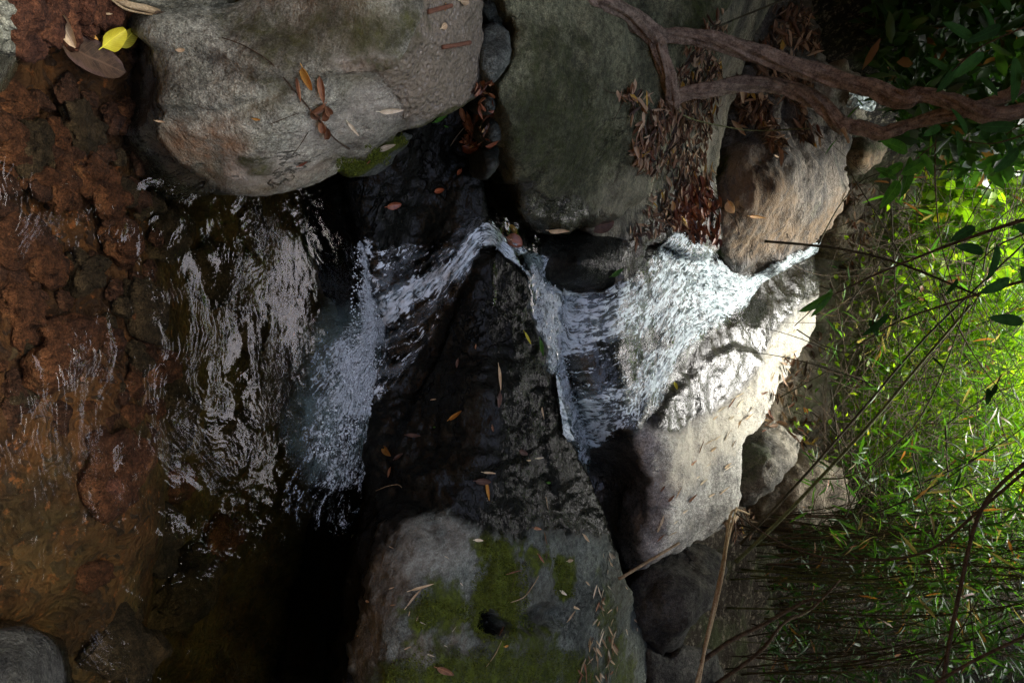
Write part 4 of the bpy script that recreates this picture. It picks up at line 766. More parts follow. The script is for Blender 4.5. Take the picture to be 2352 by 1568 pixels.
# leaf litter: heaps nobody could count
def litter(name, label, polys, n, L, W, mats_c, seed=1, pile=.03, cat='leaf litter'):
    r_ = np.random.default_rng(seed); VV, QQ, U_, V_, RR = [], [], [], [], []; nb_ = 0
    for poly, fr, ang, da in polys:
        pl = np.array(poly, float); lo, hi = pl.min(0), pl.max(0); c = r_.uniform(lo, hi, (int(n * fr * 4) + 50, 2)); c = c[sdf(c, pl)[0] + 14 * fbm(np.c_[c, c[:, 0] * 0], .03, 3, seed) > 0][:int(n * fr)]
        for x, y in c:
            h = hit(x, y)
            if not h: continue
            p = np.array(h[0]); nn_ = np.array(h[1]) + r_.normal(0, .33, 3); a_ = math.radians(ang + r_.uniform(-da, da))
            d = at(x + 9 * math.cos(a_), y + 9 * math.sin(a_), p[1]) - p + r_.normal(0, .005, 3)
            V, Q, lu, lv = leafpts(r_.uniform(*L), r_.uniform(*W), ['lance', 'broad'][r_.integers(2)], 5, r_.uniform(0, 1), .3, r_.uniform(-.1, .4))
            V[:, 0] -= V[:, 0].mean(); V[:, 2] += r_.uniform(.002, pile)
            VV.append(p + V @ frame(nn_, d).T); QQ.append(Q + nb_); nb_ += len(V); U_.append(lu); V_.append(lv); RR.append(np.full(len(V), r_.random()))
    o = mkmesh(name, np.concatenate(VV), np.concatenate(QQ), mats_c, attrs={'lu': np.concatenate(U_), 'lv': np.concatenate(V_), 'rnd': np.concatenate(RR)})
    meta(o, label, cat, kind='stuff')
def litter_mat(name, stops, wetness=.0):
    m = NT(name); rp = m.n('ValToRGB', {0: m.attr('rnd')}); cr = rp.color_ramp; cr.interpolation = 'CONSTANT'
    while len(cr.elements) > 1: cr.elements.remove(cr.elements[0])
    cr.elements[0].position = 0; cr.elements[0].color = (*stops[0][1], 1)
    for p_, c_ in stops[1:]: e = cr.elements.new(p_); e.color = (*c_, 1)
    col = m.mix(1.0, rp.outputs[0], m.mix(m.noise(m.co(), 40, 6, .7), (.5, .5, .5), (1.5, 1.5, 1.5)), 'MULTIPLY')
    al = m.math('ABSOLUTE', m.attr('lv')); col = m.mix(m.math('SUBTRACT', .5, m.step(al, .05, .2)), col, (.5, .35, .2))
    return m.fin(m.n('BsdfPrincipled', {'Base Color': col, 'Roughness': .75 - wetness, 'Specular IOR Level': .3 + wetness * .5}).outputs[0])
lm1 = litter_mat('litter', [(0, (.07, .045, .03)), (.25, (.15, .09, .05)), (.45, (.27, .17, .10)), (.62, (.42, .31, .19)), (.86, (.15, .06, .03)), (.9, (.05, .035, .025)), (.975, (.5, .33, .06))])
lm2 = litter_mat('wet_litter', [(0, (.10, .035, .018)), (.3, (.18, .06, .025)), (.6, (.26, .11, .045)), (.8, (.06, .03, .02)), (.93, (.4, .25, .1))], .25)
litter('leaf_litter', 'deep drift of dry brown leaves down the rock ramp beneath the forked vine', [
  ([(1560,130),(1640,20),(1670,80),(1620,200),(1560,330),(1520,400),(1470,400),(1450,340),(1500,260),(1540,200)], .42, 80, 60),
  ([(1540,240),(1640,130),(1660,180),(1620,330),(1620,430),(1560,460),(1530,430)], .35, 100, 50),
  ([(1400,220),(1480,190),(1510,250),(1490,330),(1440,380),(1450,300)], .05, 60, 90), ([(1500,440),(1560,460),(1560,520),(1460,560),(1420,560),(1470,500)], .08, 60, 90)], 1250, (.028, .07), (.007, .020), lm1, 3, .03)
litter('leaf_litter', 'wet red leaves washed against the tan boulder at the top of the white water', [([(1560,430),(1625,420),(1630,520),(1610,560),(1560,550),(1535,500)], .9, 85, 40), ([(1635,430),(1650,560),(1632,560)], .1, 90, 20)], 280, (.04, .085), (.012, .03), lm2, 5, .03)
litter('leaf_litter', 'dry leaves caught on the charcoal ledge behind the vine', [
  ([(1730,110),(1780,60),(1830,150),(1870,210),(1830,240),(1780,220),(1740,180)], .42, 80, 70), ([(1680,170),(1740,200),(1770,300),(1800,330),(1780,370),(1750,300),(1700,280)], .33, 85, 60), ([(1770,20),(1850,20),(1880,120),(1830,120)], .18, 80, 70), ([(1840,230),(1870,340),(1850,350),(1820,260)], .07, 80, 40)], 620, (.06, .12), (.012, .03), lm1, 7, .05)
litter('leaf_litter', 'scattered red and brown leaves on the brown bank rocks beyond the boulders', [([(1940,420),(2000,430),(2010,560),(1960,660),(1930,640)], .35, 70, 80), ([(1800,820),(1900,760),(1850,900),(1760,1000),(1740,980)], .25, 120, 60), ([(1750,950),(1900,960),(1860,1060)], .2, 90, 90), ([(1660,1190),(1720,1170),(1730,1230),(1670,1240)], .2, 80, 80)], 240, (.05, .10), (.010, .028), lm1, 9, .03)
litter('leaf_litter', 'dark soggy leaves packed into the crevice between the big boulders', [([(1090,180),(1130,190),(1130,350),(1080,340),(1060,300),(1085,240)], 1, 80, 80)], 130, (.02, .05), (.008, .02), lm2, 11, .02)

# ------------------------------------------------------------------ sticks, canes, vine
def stick(name, label, pts, rad, mat='twig', cat='twig', group=None, seg=7, parts=(), prof=None, twist=0):
    """pts: (px, py, Y)"""
    P = [at(*p) for p in pts]; V, Q = tube(P, rad, seg, prof=prof, twist=twist)
    if not parts:
        return meta(mkmesh(name, V, q2(Q), M[mat], origin=P[0]), label, cat, group)
def surf(pts, lift=.006):
    out = []
    for x, y in pts:
        h = hit(x, y); p = h[0] + h[1] * lift if h else Vector(at(x, y, 2).tolist()); out.append(np.array(p))
    return out
def laystick(name, label, pts, rad, mat='twig', cat='twig', group=None, lift=.005):
    P = surf(pts, lift); V, Q = tube(P, rad, 6); return meta(mkmesh(name, V, q2(Q), M[mat], origin=P[0]), label, cat, group)
laystick('twig', 'long curved brown stalk lying across the large grey boulder', [(510,92),(560,108),(620,145),(660,185),(700,235),(735,280),(770,318),(802,338)], [.0012, .0014, .0016, .0018, .002, .002, .002, .003])
laystick('twig', 'thin straight twig crossing the dry clump on the boulder', [(620,283),(650,270),(685,256)], [.0008, .001, .0008]); laystick('twig', 'short thin stalk below the dry clump', [(670,352),(690,325),(706,300)], [.0008, .001, .001])
laystick('twig', 'forked grey twig on the mossy boulder', [(1370,195),(1400,212),(1432,214),(1425,240),(1408,275)], [.001, .0015, .002, .002, .001])
laystick('twig', 'thin straw fibre curving over the deep moss of the hump', [(1170,1382),(1200,1370),(1220,1345),(1235,1320)], [.001, .002, .002, .001], 'palestick')
laystick('twig', 'curved straw fibre near the bottom of the hump', [(1115,1530),(1135,1500),(1150,1470)], [.001, .0015, .001], 'palestick'); laystick('twig', 'thin curled fibre on the black rock', [(866,1128),(890,1118),(915,1112),(925,1118)], [.0007, .001, .001, .0007], 'palestick')
laystick('twig', 'thin brown fibre near the leaf pair on the hump', [(1205,1285),(1180,1330),(1165,1378)], [.0008, .001, .0008], 'twig')
stick('stick', 'thick pale broken cane in the top left corner above the pool', [(262,0,1.12),(300,12,1.15),(345,22,1.19),(382,40,1.25)], [.006, .008, .008, .010], 'palestick', 'stick')
stick('stick', 'thin grey stick behind the pale broken cane', [(240,-10,1.12),(300,20,1.16),(380,30,1.22),(430,32,1.28)], [.003, .004, .003, .002], 'twig', 'stick'); stick('stick', 'fine straw stem under the pale broken cane', [(250,-5,1.1),(290,22,1.14),(350,34,1.2)], [.002, .0025, .002], 'palestick', 'stick')
stick('cane', 'broken dry cane jutting from the black crest across the dark gap', [(1422,1329,3.0),(1480,1294,3.1),(1560,1246,3.25)], [.007, .0065, .006], 'palestick', 'cane')
stick('cane', 'bent pale cane arching over the dark boulder, its top folded by the slab', [(1600,1600,3.3),(1620,1480,3.35),(1642,1380,3.45),(1662,1280,3.6),(1676,1190,3.9),(1690,1170,4.0),(1720,1180,4.1)], [.008, .008, .008, .007, .007, .006, .005], 'palestick', 'cane')
stick('cane', 'second bent pale cane beside the arching one, slightly lower', [(1590,1600,3.25),(1630,1450,3.4),(1658,1330,3.5),(1672,1240,3.7),(1692,1165,4.0)], [.006, .006, .006, .006, .005], 'palestick', 'cane')
# concrete reinforcement: parts of the boulder
bd = [o for o in bpy.data.objects if o.name == 'boulder'][0]
for (a_, b_) in (((980,28),(1034,14)), ((1014,108),(1076,98))):
    P0 = surf([a_, ((a_[0] + b_[0]) / 2, (a_[1] + b_[1]) / 2), b_], .004); V, Q = tube(P0, [.0055] * 3, 10, prof=lambda an, s: 1 + .12 * (math.sin(s * 420) > .3))
    mkmesh('reinforcing_bar', V, q2(Q), M['rusty'], parent=bd)
# potholes in the hump are hollows whose shade the wet mask paints in
# the vine
def vprof(ph, k=6, am=.22):
    return lambda an, s: 1 + am * np.sin(an * k + ph + 3 * math.sin(s * 3)) + am * .7 * np.sin(an * (2 * k + 1) + ph * 2 + s * 5) + .06 * np.sin(s * 40 + an * 2) + .05 * np.sin(s * 90 + an * 5)
vn = empty('woody_vine', at(1520, 95, 2.75)); meta(vn, 'thick twisted brown woody vine forking in two over the leafy rocks', 'vine')
VS = [([(1310,-60,2.3),(1345,-5,2.35),(1385,12,2.4),(1425,25,2.5),(1460,50,2.6),(1495,78,2.7),(1518,100,2.75)], [.030,.034,.030,.026,.029,.033,.030]),
      ([(1505,85,2.73),(1530,84,2.76),(1580,84,2.82),(1650,97,2.9),(1730,122,3.0),(1800,143,3.05),(1880,170,3.1),(1950,190,3.1),(2010,206,3.1),(2050,222,3.1),(2085,228,3.08),(2110,218,3.08),(2180,232,3.05),(2260,262,3.0),(2300,262,3.0),(2400,245,3.0)], [.026,.024,.025,.028,.030,.029,.028,.027,.027,.030,.028,.022,.024,.025,.022,.022]),
      ([(1500,80,2.72),(1515,120,2.75),(1532,165,2.8),(1540,205,2.85),(1545,245,2.9)], [.026,.024,.024,.026,.022]),
      ([(1545,240,2.88),(1562,222,2.9),(1620,208,2.95),(1680,198,3.05),(1750,192,3.15),(1810,204,3.2),(1860,222,3.2),(1900,252,3.2),(1930,285,3.2),(1942,300,3.2)], [.022,.022,.024,.026,.027,.026,.028,.028,.026,.020]),
      ([(1925,280,3.2),(1955,292,3.2),(2000,300,3.2),(2030,306,3.2),(2090,285,3.2),(2160,268,3.15),(2240,250,3.12),(2300,228,3.1),(2352,190,3.05),(2400,140,3.0)], [.020,.022,.022,.024,.020,.020,.020,.019,.018,.018])]
for i, (pts, rd) in enumerate(VS):
    P = [at(*p) for p in pts]
    V, Q = tube(P, rd, 40, prof=vprof(i * 1.7, 4 + i % 2), twist=4.0 + i)
    V = V + fbm(V, 25, 3, 40 + i)[:, None] * .006 * np.array([1, 1, 1])
    mkmesh('stem', V, q2(Q), M['bark'], parent=vn)
    # a second, thinner strand wound along the stem
    P2 = [p + np.array([.010 * math.sin(j * 1.3 + i), -.016, .012 * math.cos(j * 1.1 + i)]) for j, p in enumerate(P)]
    V, Q = tube(P2, [r_ * .62 for r_ in rd], 24, prof=vprof(i + 4, 3), twist=6.0)
    mkmesh('strand', V, q2(Q), M['bark'], parent=vn)
V, Q = tube([at(1936, 296, 3.18), at(1944, 312, 3.16), at(1950, 328, 3.15)], [.010, .007, .005], 10); mkmesh('stub', V, q2(Q), M['palestick'], parent=vn)
# ------------------------------------------------------------------ thicket on the far bank
r5 = random.Random(77); n5 = np.random.default_rng(77)
def leaf_cloud(C, D, L, W, seed, nu=4, droop=.3, kinds='lance'):
    """many blades at points C pointing along D"""
    V0, Q0, lu, lv = leafpts(1, 1, kinds, nu, 0, .25, 0); keep = np.arange(len(V0)).reshape(-1, 5)[:, [0, 2, 4]]; V0 = V0[keep.ravel()]; lu = lu[keep.ravel()]; lv = lv[keep.ravel()]
    i = np.arange(nu * 3).reshape(nu, 3); Q0 = np.stack([i[:-1, :-1], i[1:, :-1], i[1:, 1:], i[:-1, 1:]], -1).reshape(-1, 4)
    g = np.random.default_rng(seed); n = len(C); D = D / (np.linalg.norm(D, axis=1)[:, None] + 1e-9)
    N = g.normal(0, 1, (n, 3)) + [0, -.3, .6]; N = N - D * (N * D).sum(1)[:, None]; N /= np.linalg.norm(N, axis=1)[:, None]; S = np.cross(N, D)
    l = g.uniform(*L, n); w = g.uniform(*W, n)
    x = V0[:, 0][None] * l[:, None]; y = V0[:, 1][None] * w[:, None]; z = V0[:, 2][None] * w[:, None] - droop * l[:, None] * V0[:, 0][None] ** 2
    V = C[:, None] + D[:, None] * x[..., None] + S[:, None] * y[..., None] + N[:, None] * z[..., None]
    Q = (Q0[None] + (np.arange(n) * len(V0))[:, None, None]).reshape(-1, 4)
    return V.reshape(-1, 3), Q, {'lu': np.tile(lu, n), 'lv': np.tile(lv, n), 'rnd': np.repeat(g.random(n), len(V0))}
def fol_mat(name, stops, trans=.45, rough=.45):
    m = NT(name); rp = m.n('ValToRGB', {0: m.attr('rnd')}); cr = rp.color_ramp; cr.interpolation = 'CONSTANT'
    while len(cr.elements) > 1: cr.elements.remove(cr.elements[0])
    cr.elements[0].position = 0; cr.elements[0].color = (*stops[0][1], 1)
    for p_, c_ in stops[1:]: e = cr.elements.new(p_); e.color = (*c_, 1)
    col = m.mix(1.0, rp.outputs[0], m.mix(m.noise(m.co(), 18, 4, .6), (.6, .6, .6), (1.4, 1.4, 1.4)), 'MULTIPLY')
    p = m.n('BsdfPrincipled', {'Base Color': col, 'Roughness': rough, 'Specular IOR Level': .4}).outputs[0]
    tc = m.mix(1.0, col, (1.7, 1.9, .8), 'MULTIPLY')
    return m.fin(m.n('MixShader', {0: trans, 1: p, 2: m.n('BsdfTranslucent', {'Color': tc}).outputs[0]}).outputs[0])
G1 = fol_mat('bright_foliage', [(0, (.11, .20, .008)), (.25, (.18, .32, .012)), (.5, (.28, .45, .018)), (.75, (.44, .54, .04)), (.88, (.05, .12, .01)), (.955, (.42, .34, .03)), (.98, (.30, .12, .03))])  # leaf greens raised to put sunlight into the far bank's colour
G2 = fol_mat('dark_foliage', [(0, (.015, .045, .008)), (.4, (.025, .075, .012)), (.7, (.04, .10, .018)), (.95, (.18, .09, .03))], .25)  # dark leaves, and the bamboo's darker copy with shade in its colour
G3 = fol_mat('bamboo_foliage', [(0, (.03, .09, .010)), (.35, (.055, .14, .014)), (.65, (.08, .18, .018)), (.82, (.22, .17, .08)), (.93, (.24, .09, .03))], .4)
def ray_pts(poly, n, Y0, Y1, seed):
    g = np.random.default_rng(seed); pl = np.array(poly, float); c = g.uniform(pl.min(0), pl.max(0), (n * 4, 2)); c = c[sdf(c, pl)[0] > 0][:n]
    return at(c[:, 0], c[:, 1], g.uniform(Y0, Y1, len(c))), c
# sunlit leaf mass beyond (a sloping bank of small plants and bamboo leaves)
def cloud(name, label, poly, n, Y0, Y1, L, W, mat, seed, up=.2, clump=.0, kinds='lance', droop=.3, cat='foliage'):
    P, c = ray_pts(poly, n, Y0, Y1, seed); g = np.random.default_rng(seed + 1)
    if clump:
        f = fbm(P, 2.2, 3, seed); P = P[f > clump * .35]
    D = g.normal(0, 1, (len(P), 3)) + [0, -.2, up]
    V, Q, A = leaf_cloud(P, D, L, W, seed, 4, droop, kinds)
    return meta(mkmesh(name, V, Q, mat, attrs=A), label, cat, kind='stuff')
cloud('undergrowth', 'sunlit mass of bright green bamboo leaves on the far bank', [(2120,420),(2500,330),(2500,1360),(2220,1290),(2060,1230),(2000,1150),(1960,960),(2000,760),(2040,640),(2090,520)], 52000, 6.0, 8.2, (.05, .16), (.010, .028), G1, 21, clump=-.25)
cloud('undergrowth', 'low leafy seedlings sprinkled over the brown bank rocks', [(1900,560),(2050,440),(2150,620),(2080,900),(1960,1100),(1800,1000),(1860,860),(1930,700)], 420, 5.4, 6.3, (.03, .07), (.015, .035), G1, 25, kinds='broad', cat='seedlings')
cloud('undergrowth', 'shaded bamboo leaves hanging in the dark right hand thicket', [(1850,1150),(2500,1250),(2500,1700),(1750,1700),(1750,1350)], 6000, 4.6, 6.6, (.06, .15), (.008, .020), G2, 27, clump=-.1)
cloud('undergrowth', 'broad round leaves of a creeper lit yellow green near the top of the bank', [(2150,430),(2330,400),(2330,640),(2130,720),(2060,640)], 500, 5.6, 6.6, (.06, .12), (.04, .08), G1, 29, kinds='broad', cat='creeper')
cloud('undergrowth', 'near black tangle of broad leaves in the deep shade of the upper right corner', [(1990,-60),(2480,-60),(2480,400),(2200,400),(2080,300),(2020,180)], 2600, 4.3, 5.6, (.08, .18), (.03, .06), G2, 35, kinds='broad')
# background trees closing the view
cloud('treetops', 'hazy bright tree foliage filling the background above the bank', [(2180,250),(2500,200),(2600,400),(2600,1600),(2300,1500),(2180,1300)], 6000, 9.5, 13, (.16, .38), (.05, .11), G1, 31, kinds='broad', cat='foliage')
# canes of the thicket
def cane(label, pts, r0, r1, mat, nleaf=0, lmat=None, L=(.07, .15), W=(.008, .018), group=None, nodes=True, twigs=0, seed=0, cat='bamboo', name='bamboo_cane'):
    P = [at(*p) for p in pts]; rd = np.linspace(r0, r1, len(P)); g = np.random.default_rng(seed)
    pf = (lambda an, s: 1 + .22 * (((s / .22) % 1) < .05)) if nodes else None
    rd = rd * .8; V, Q = tube(P, rd, 7, prof=pf)
    if not nleaf and not twigs: return meta(mkmesh(name, V, q2(Q), M[mat], origin=P[0]), label, cat, group)
    root = empty(name, P[0]); meta(root, label, cat, group); mkmesh('culm', V, q2(Q), M[mat], parent=root)
    C = catmull(np.array(P), 0, False) if len(P) < 3 else np.array([P[int(t)] * (1 - t % 1) + P[min(int(t) + 1, len(P) - 1)] * (t % 1) for t in g.uniform(len(P) * .25, len(P) - 1.01, max(nleaf, twigs))])
    tips = []; TV, TQ, nb_ = [], [], 0
    for k in range(twigs):
        c = C[k]; d = g.normal(0, 1, 3); d[2] = abs(d[2]) * .4; d = d / np.linalg.norm(d) * g.uniform(.15, .5); e = c + d + [0, 0, -.1 * g.random()]
        v, q = tube([c, c + d * .5 + [0, 0, .03], e], [r1 * .5, r1 * .35, r1 * .2], 4); mkmesh('twig', v, q2(q), M[mat], parent=root); tips += [c + d * .5, e, e]
    if nleaf:
        tp = np.array(tips) if tips else C; B = tp[g.integers(0, len(tp), nleaf)] + g.normal(0, .02, (nleaf, 3))
        V, Q, A = leaf_cloud(B, g.normal(0, 1, (nleaf, 3)) + [0, 0, -.3], L, W, seed); mkmesh('leaves', V, Q, lmat, parent=root, attrs=A)
    return root
g = random.Random(9)
# dense dark clump: roots at the right of the slab, canes rising and fanning
for i in range(150):
    x0 = g.uniform(1665, 1800); y0 = g.uniform(1180, 1560) if i % 3 else g.uniform(1180, 1330); Y = g.uniform(4.3, 5.9)
    rise = g.uniform(350, 1000); lean = g.gauss(0, 70) - (120 if g.random() < .25 else 0) + (y0 - 1300) * -.1; bow = g.uniform(-30, 45)
    pts = [(x0, y0, Y), (x0 + rise * .35, y0 + lean * .2 + bow * .7, Y - .05), (x0 + rise * .7, y0 + lean * .6 + bow, Y - .15), (x0 + rise, y0 + lean * 1.2 + bow * .5, Y - .3)]
    r_ = g.uniform(.0025, .0075); nm = i % 3 == 0
    cane('slender dark green cane in the dense clump right of the slab', pts, r_, r_ * .5, g.choice(['cane', 'darkcane', 'cane', 'darkcane', 'twig']), nleaf=40 if nm else 0, lmat=G3 if i % 2 else G2, twigs=5 if nm else 0, group='canes of the dense clump', seed=i)
# arching canes crossing the lit foliage
for i in range(120):
    x0 = g.uniform(1900, 2350); y0 = g.uniform(480, 1500); Y = g.uniform(4.2, 6.4); a_ = math.radians(g.gauss(-28, 38)); ln = g.uniform(180, 520)
    if g.random() < .3: a_ = math.radians(g.uniform(50, 110))
    dxx, dyy = math.cos(a_) * ln, math.sin(a_) * ln; bw = g.uniform(-50, 50)
    pts = [(x0 - dxx / 2, y0 - dyy / 2, Y), (x0 - dxx * .15 - bw * math.sin(a_) * .8, y0 - dyy * .15 + bw * math.cos(a_) * .8, Y + .05), (x0 + dxx * .2 - bw * math.sin(a_), y0 + dyy * .2 + bw * math.cos(a_), Y), (x0 + dxx * .6, y0 + dyy * .6, Y - .1)]
    if min(p[0] for p in pts) < 1790: continue
    r_ = g.uniform(.0022, .0065); nm = i % 3 == 0
    cane('thin dark leafless stem crossing in front of the bright foliage', pts, r_, r_ * .45, g.choice(['darkcane', 'twig', 'darkcane']), nleaf=18 if nm else 0, lmat=G3, twigs=4 if nm else 0, group='dark stems across the bright foliage', seed=200 + i, nodes=False, cat='stem', name='stem')
# stems one can single out
SP = [
 ('long brown branch sweeping from the upper right down to the bright slab top', [(2460,480,2.9),(2352,505,3.0),(2230,545,3.1),(2110,590,3.3),(1990,640,3.5),(1885,692,3.7)], .010, .004, 'twig'),
 ('brown branch crossing the bright leaves below the sweeping branch', [(2460,620,3.0),(2352,645,3.1),(2200,690,3.2),(2060,740,3.4),(1960,800,3.6)], .008, .003, 'twig'),
 ('stiff straight dark cane tip hanging over the top of the slab', [(1756,554,3.4),(1850,562,3.45),(1950,575,3.5),(2080,610,3.6),(2250,680,3.7)], .0075, .006, 'darkcane'),
 ('thin dark twig over the wet slab pointing at the cascade', [(1690,804,3.6),(1790,818,3.65),(1880,840,3.7),(2000,880,3.8)], .002, .004, 'darkcane'),
 ('fine dark twig above the pale part of the slab', [(1715,745,3.6),(1800,765,3.6),(1880,795,3.7),(1980,850,3.8)], .0015, .003, 'darkcane'),
 ('thick dark cane slanting up from the slab through the thicket', [(1690,1290,3.9),(1790,1195,3.95),(1900,1080,4.0),(2010,960,4.1),(2110,840,4.2),(2230,700,4.3)], .013, .008, 'cane'),
 ('second thick cane slanting up beside the first', [(1700,1250,4.0),(1850,1090,4.1),(1990,930,4.2),(2130,770,4.3),(2352,560,4.4)], .010, .006, 'darkcane'),
 ('brown stem bending from the bottom edge up to the right edge', [(2160,1600,3.0),(2180,1480,3.05),(2210,1330,3.1),(2245,1190,3.15),(2300,1110,3.2),(2420,1010,3.2)], .009, .009, 'twig'),
 ('long bowed brown stem curving across the lower thicket', [(1690,1178,3.9),(1790,1245,3.8),(1900,1280,3.7),(2030,1285,3.6),(2140,1260,3.5),(2240,1180,3.4),(2380,1060,3.3)], .005, .008, 'twig'),
 ('brown cane in the bottom right corner', [(2100,1600,2.8),(2230,1520,2.8),(2400,1440,2.8)], .007, .006, 'twig'),
 ('green bowed cane through the middle of the thicket', [(1880,1100,4.4),(1960,1090,4.4),(2060,1020,4.4),(2130,930,4.3),(2200,760,4.2),(2240,600,4.2)], .006, .004, 'cane'),
 ('dead bough half buried at the bottom of the dark thicket', [(1610,1520,3.7),(1680,1470,3.8),(1760,1430,3.9),(1850,1380,4.0),(1890,1380,4.0)], .016, .008, 'twig'),
 ('grey bough rising beside the dead bough in the thicket', [(1600,1600,3.9),(1740,1500,4.0),(1800,1430,4.1),(1860,1400,4.2),(1930,1330,4.3)], .014, .007, 'twig'),
 ('thin pale root dangling in the dark hollow at the top', [(2130,-20,4.6),(2060,40,4.7),(2000,60,4.8),(1940,30,4.9),(1890,70,5.0)], .003, .003, 'twig'),
 ('fine twig curling across the dark hollow', [(2200,60,4.4),(2100,70,4.5),(2000,100,4.6),(1920,135,4.7)], .003, .002, 'twig'),
 ('thin green stem crossing below the vine over the leaf heap', [(1545,240,2.9),(1580,270,3.3),(1660,290,3.6),(1740,300,3.8),(1860,295,3.8)], .004, .003, 'cane'),
 ('dark twig hooked over the ramp at the top edge', [(1560,60,3.0),(1620,55,3.1),(1650,60,3.2),(1700,40,3.3),(1800,0,3.4)], .006, .005, 'darkcane'),
 ('dark wiry stem rising behind the tan boulder', [(1880,560,4.6),(1930,470,4.7),(1990,410,4.7),(2090,390,4.7),(2352,395,4.6)], .005, .004, 'darkcane')]
for i, (lab, pts, r0, r1, mt) in enumerate(SP): cane(lab, pts, r0, r1, mt, seed=400 + i, nodes=mt != 'twig', cat='stem', name='stem')
# fine twig tangle nobody could count
TV, TQ, nb_ = [], [], 0
for i in range(1150):
    x0 = g.uniform(1880, 2380); y0 = g.uniform(420, 1568); Y = g.uniform(4.8, 6.8); a_ = g.uniform(0, math.pi); ln = g.uniform(60, 260); c_ = at(x0, y0, Y)
    if x0 < 1900 + (700 - y0) * .3: continue
    d_ = math.cos(a_) * UP + math.sin(a_) * RT + np.array([0, g.uniform(-.6, .6), 0]); w_ = ln / 1700 * Y; b_ = np.array([g.gauss(0, .12), g.gauss(0, .1), g.gauss(0, .12)]) * w_
    v, q = tube([c_ - d_ * w_ / 2, c_ + b_, c_ + d_ * w_ / 2], [.0022, .0018, .001], 4); TV.append(v); TQ += [[k_ + nb_ for k_ in f] for f in q2(q)]; nb_ += len(v)
meta(mkmesh('twig_tangle', np.concatenate(TV), TQ, M['twig']), 'tangle of fine bare twigs woven through the bright foliage', 'twigs', kind='stuff')
# leafy sprigs with broad leaves, near the camera side
def sprig(label, stem, leaves, mat='deep', r=.003):
    root = empty('leafy_branch', at(*stem[0])); meta(root, label, 'sprig'); P = [at(*p) for p in stem]; V, Q = tube(P, [r, r * .8] + [r * .6] * (len(P) - 2), 6); mkmesh('stem', V, q2(Q), M['twig'], parent=root)
    for (x, y, Y, ang, L, W) in leaves:
        if mat == 'deep': L, W = L * .78, W * .72
        p = at(x, y, Y); a_ = math.radians(ang); d = at(x + 20 * math.cos(a_), y + 20 * math.sin(a_), Y + random.uniform(-.03, .06)) - p
        n = np.array([random.uniform(-.4, .4), -.75, .6 + random.uniform(-.3, .3)]); V, Q, lu, lv = leafpts(L, W, 'broad', 9, 0, .25, -.12)
        mkmesh('leaf', p + V @ frame(n, d).T, Q, LM[mat], parent=root, attrs={'lu': lu, 'lv': lv, 'rnd': np.full(len(V), random.random())})
sprig('spray of dark green oval leaves hanging under the vine', [(2150,330,3.3),(2100,370,3.3),(2065,420,3.3)], [(2085,350,3.3,185,.14,.05),(2090,360,3.28,95,.16,.055),(2075,375,3.3,150,.12,.04),(2070,400,3.25,175,.14,.05),(2065,415,3.3,120,.15,.05),(2060,410,3.3,200,.11,.035),(2110,350,3.3,60,.11,.04)], 'green')
sprig('two glossy green leaves hanging over the top of the slab', [(1905,650,3.2),(1912,665,3.2)], [(1912,660,3.2,135,.14,.035),(1914,672,3.2,152,.15,.042)], 'green')
sprig('dull green pair of leaves on the sweeping branch', [(2010,720,3.4),(2000,760,3.4)], [(2040,720,3.4,140,.17,.05),(1995,735,3.4,70,.10,.06)], 'deep')
sprig('dark leaf spray at the upper right corner over the vine', [(2360,60,2.6),(2250,110,2.7),(2180,170,2.8)], [(2300,60,2.7,160,.17,.05),(2280,90,2.7,185,.18,.05),(2260,120,2.7,140,.17,.05),(2240,100,2.7,200,.16,.05),(2330,130,2.7,120,.18,.05),(2200,150,2.8,130,.14,.045),(2180,165,2.8,170,.12,.035),(2320,30,2.7,190,.16,.05),(2345,170,2.7,150,.17,.05),(2250,180,2.8,110,.13,.04)], 'deep')
sprig('dark leaf spray just below the vine at the right edge', [(2380,300,2.7),(2280,330,2.8),(2200,320,2.9)], [(2300,310,2.8,100,.15,.045),(2330,290,2.8,180,.15,.05),(2250,320,2.8,160,.15,.05),(2220,310,2.8,210,.13,.04),(2340,340,2.8,130,.15,.05),(2200,300,2.9,100,.12,.04),(2160,290,2.9,150,.11,.04)], 'deep')
sprig('large dark leaves silhouetted against the bright foliage at the right edge', [(2400,520,2.6),(2300,560,2.7),(2250,600,2.7)], [(2330,520,2.7,130,.17,.07),(2350,570,2.7,160,.18,.07),(2290,560,2.7,60,.15,.055),(2260,580,2.7,190,.14,.05),(2345,610,2.7,110,.17,.06),(2240,520,2.7,150,.13,.045),(2320,640,2.7,150,.15,.05),(2352,740,2.7,190,.14,.05)], 'deep')
sprig('small bright yellow green leaves against dark foliage under the vine', [(2352,280,4.0),(2310,310,4.0)], [(2320,290,4,100,.08,.03),(2335,300,4,60,.08,.03),(2300,310,4,120,.08,.03),(2310,330,4,160,.07,.03),(2330,330,4,80,.08,.03)], 'green')
sprig('small dark leaves dangling in the middle of the bright foliage', [(2300,860,3.4),(2280,900,3.4)], [(2290,880,3.4,100,.10,.04),(2270,890,3.4,140,.09,.035),(2200,640,3.4,110,.1,.035),(2140,820,3.5,100,.10,.02),(2100,1080,3.5,160,.12,.03)], 'deep')
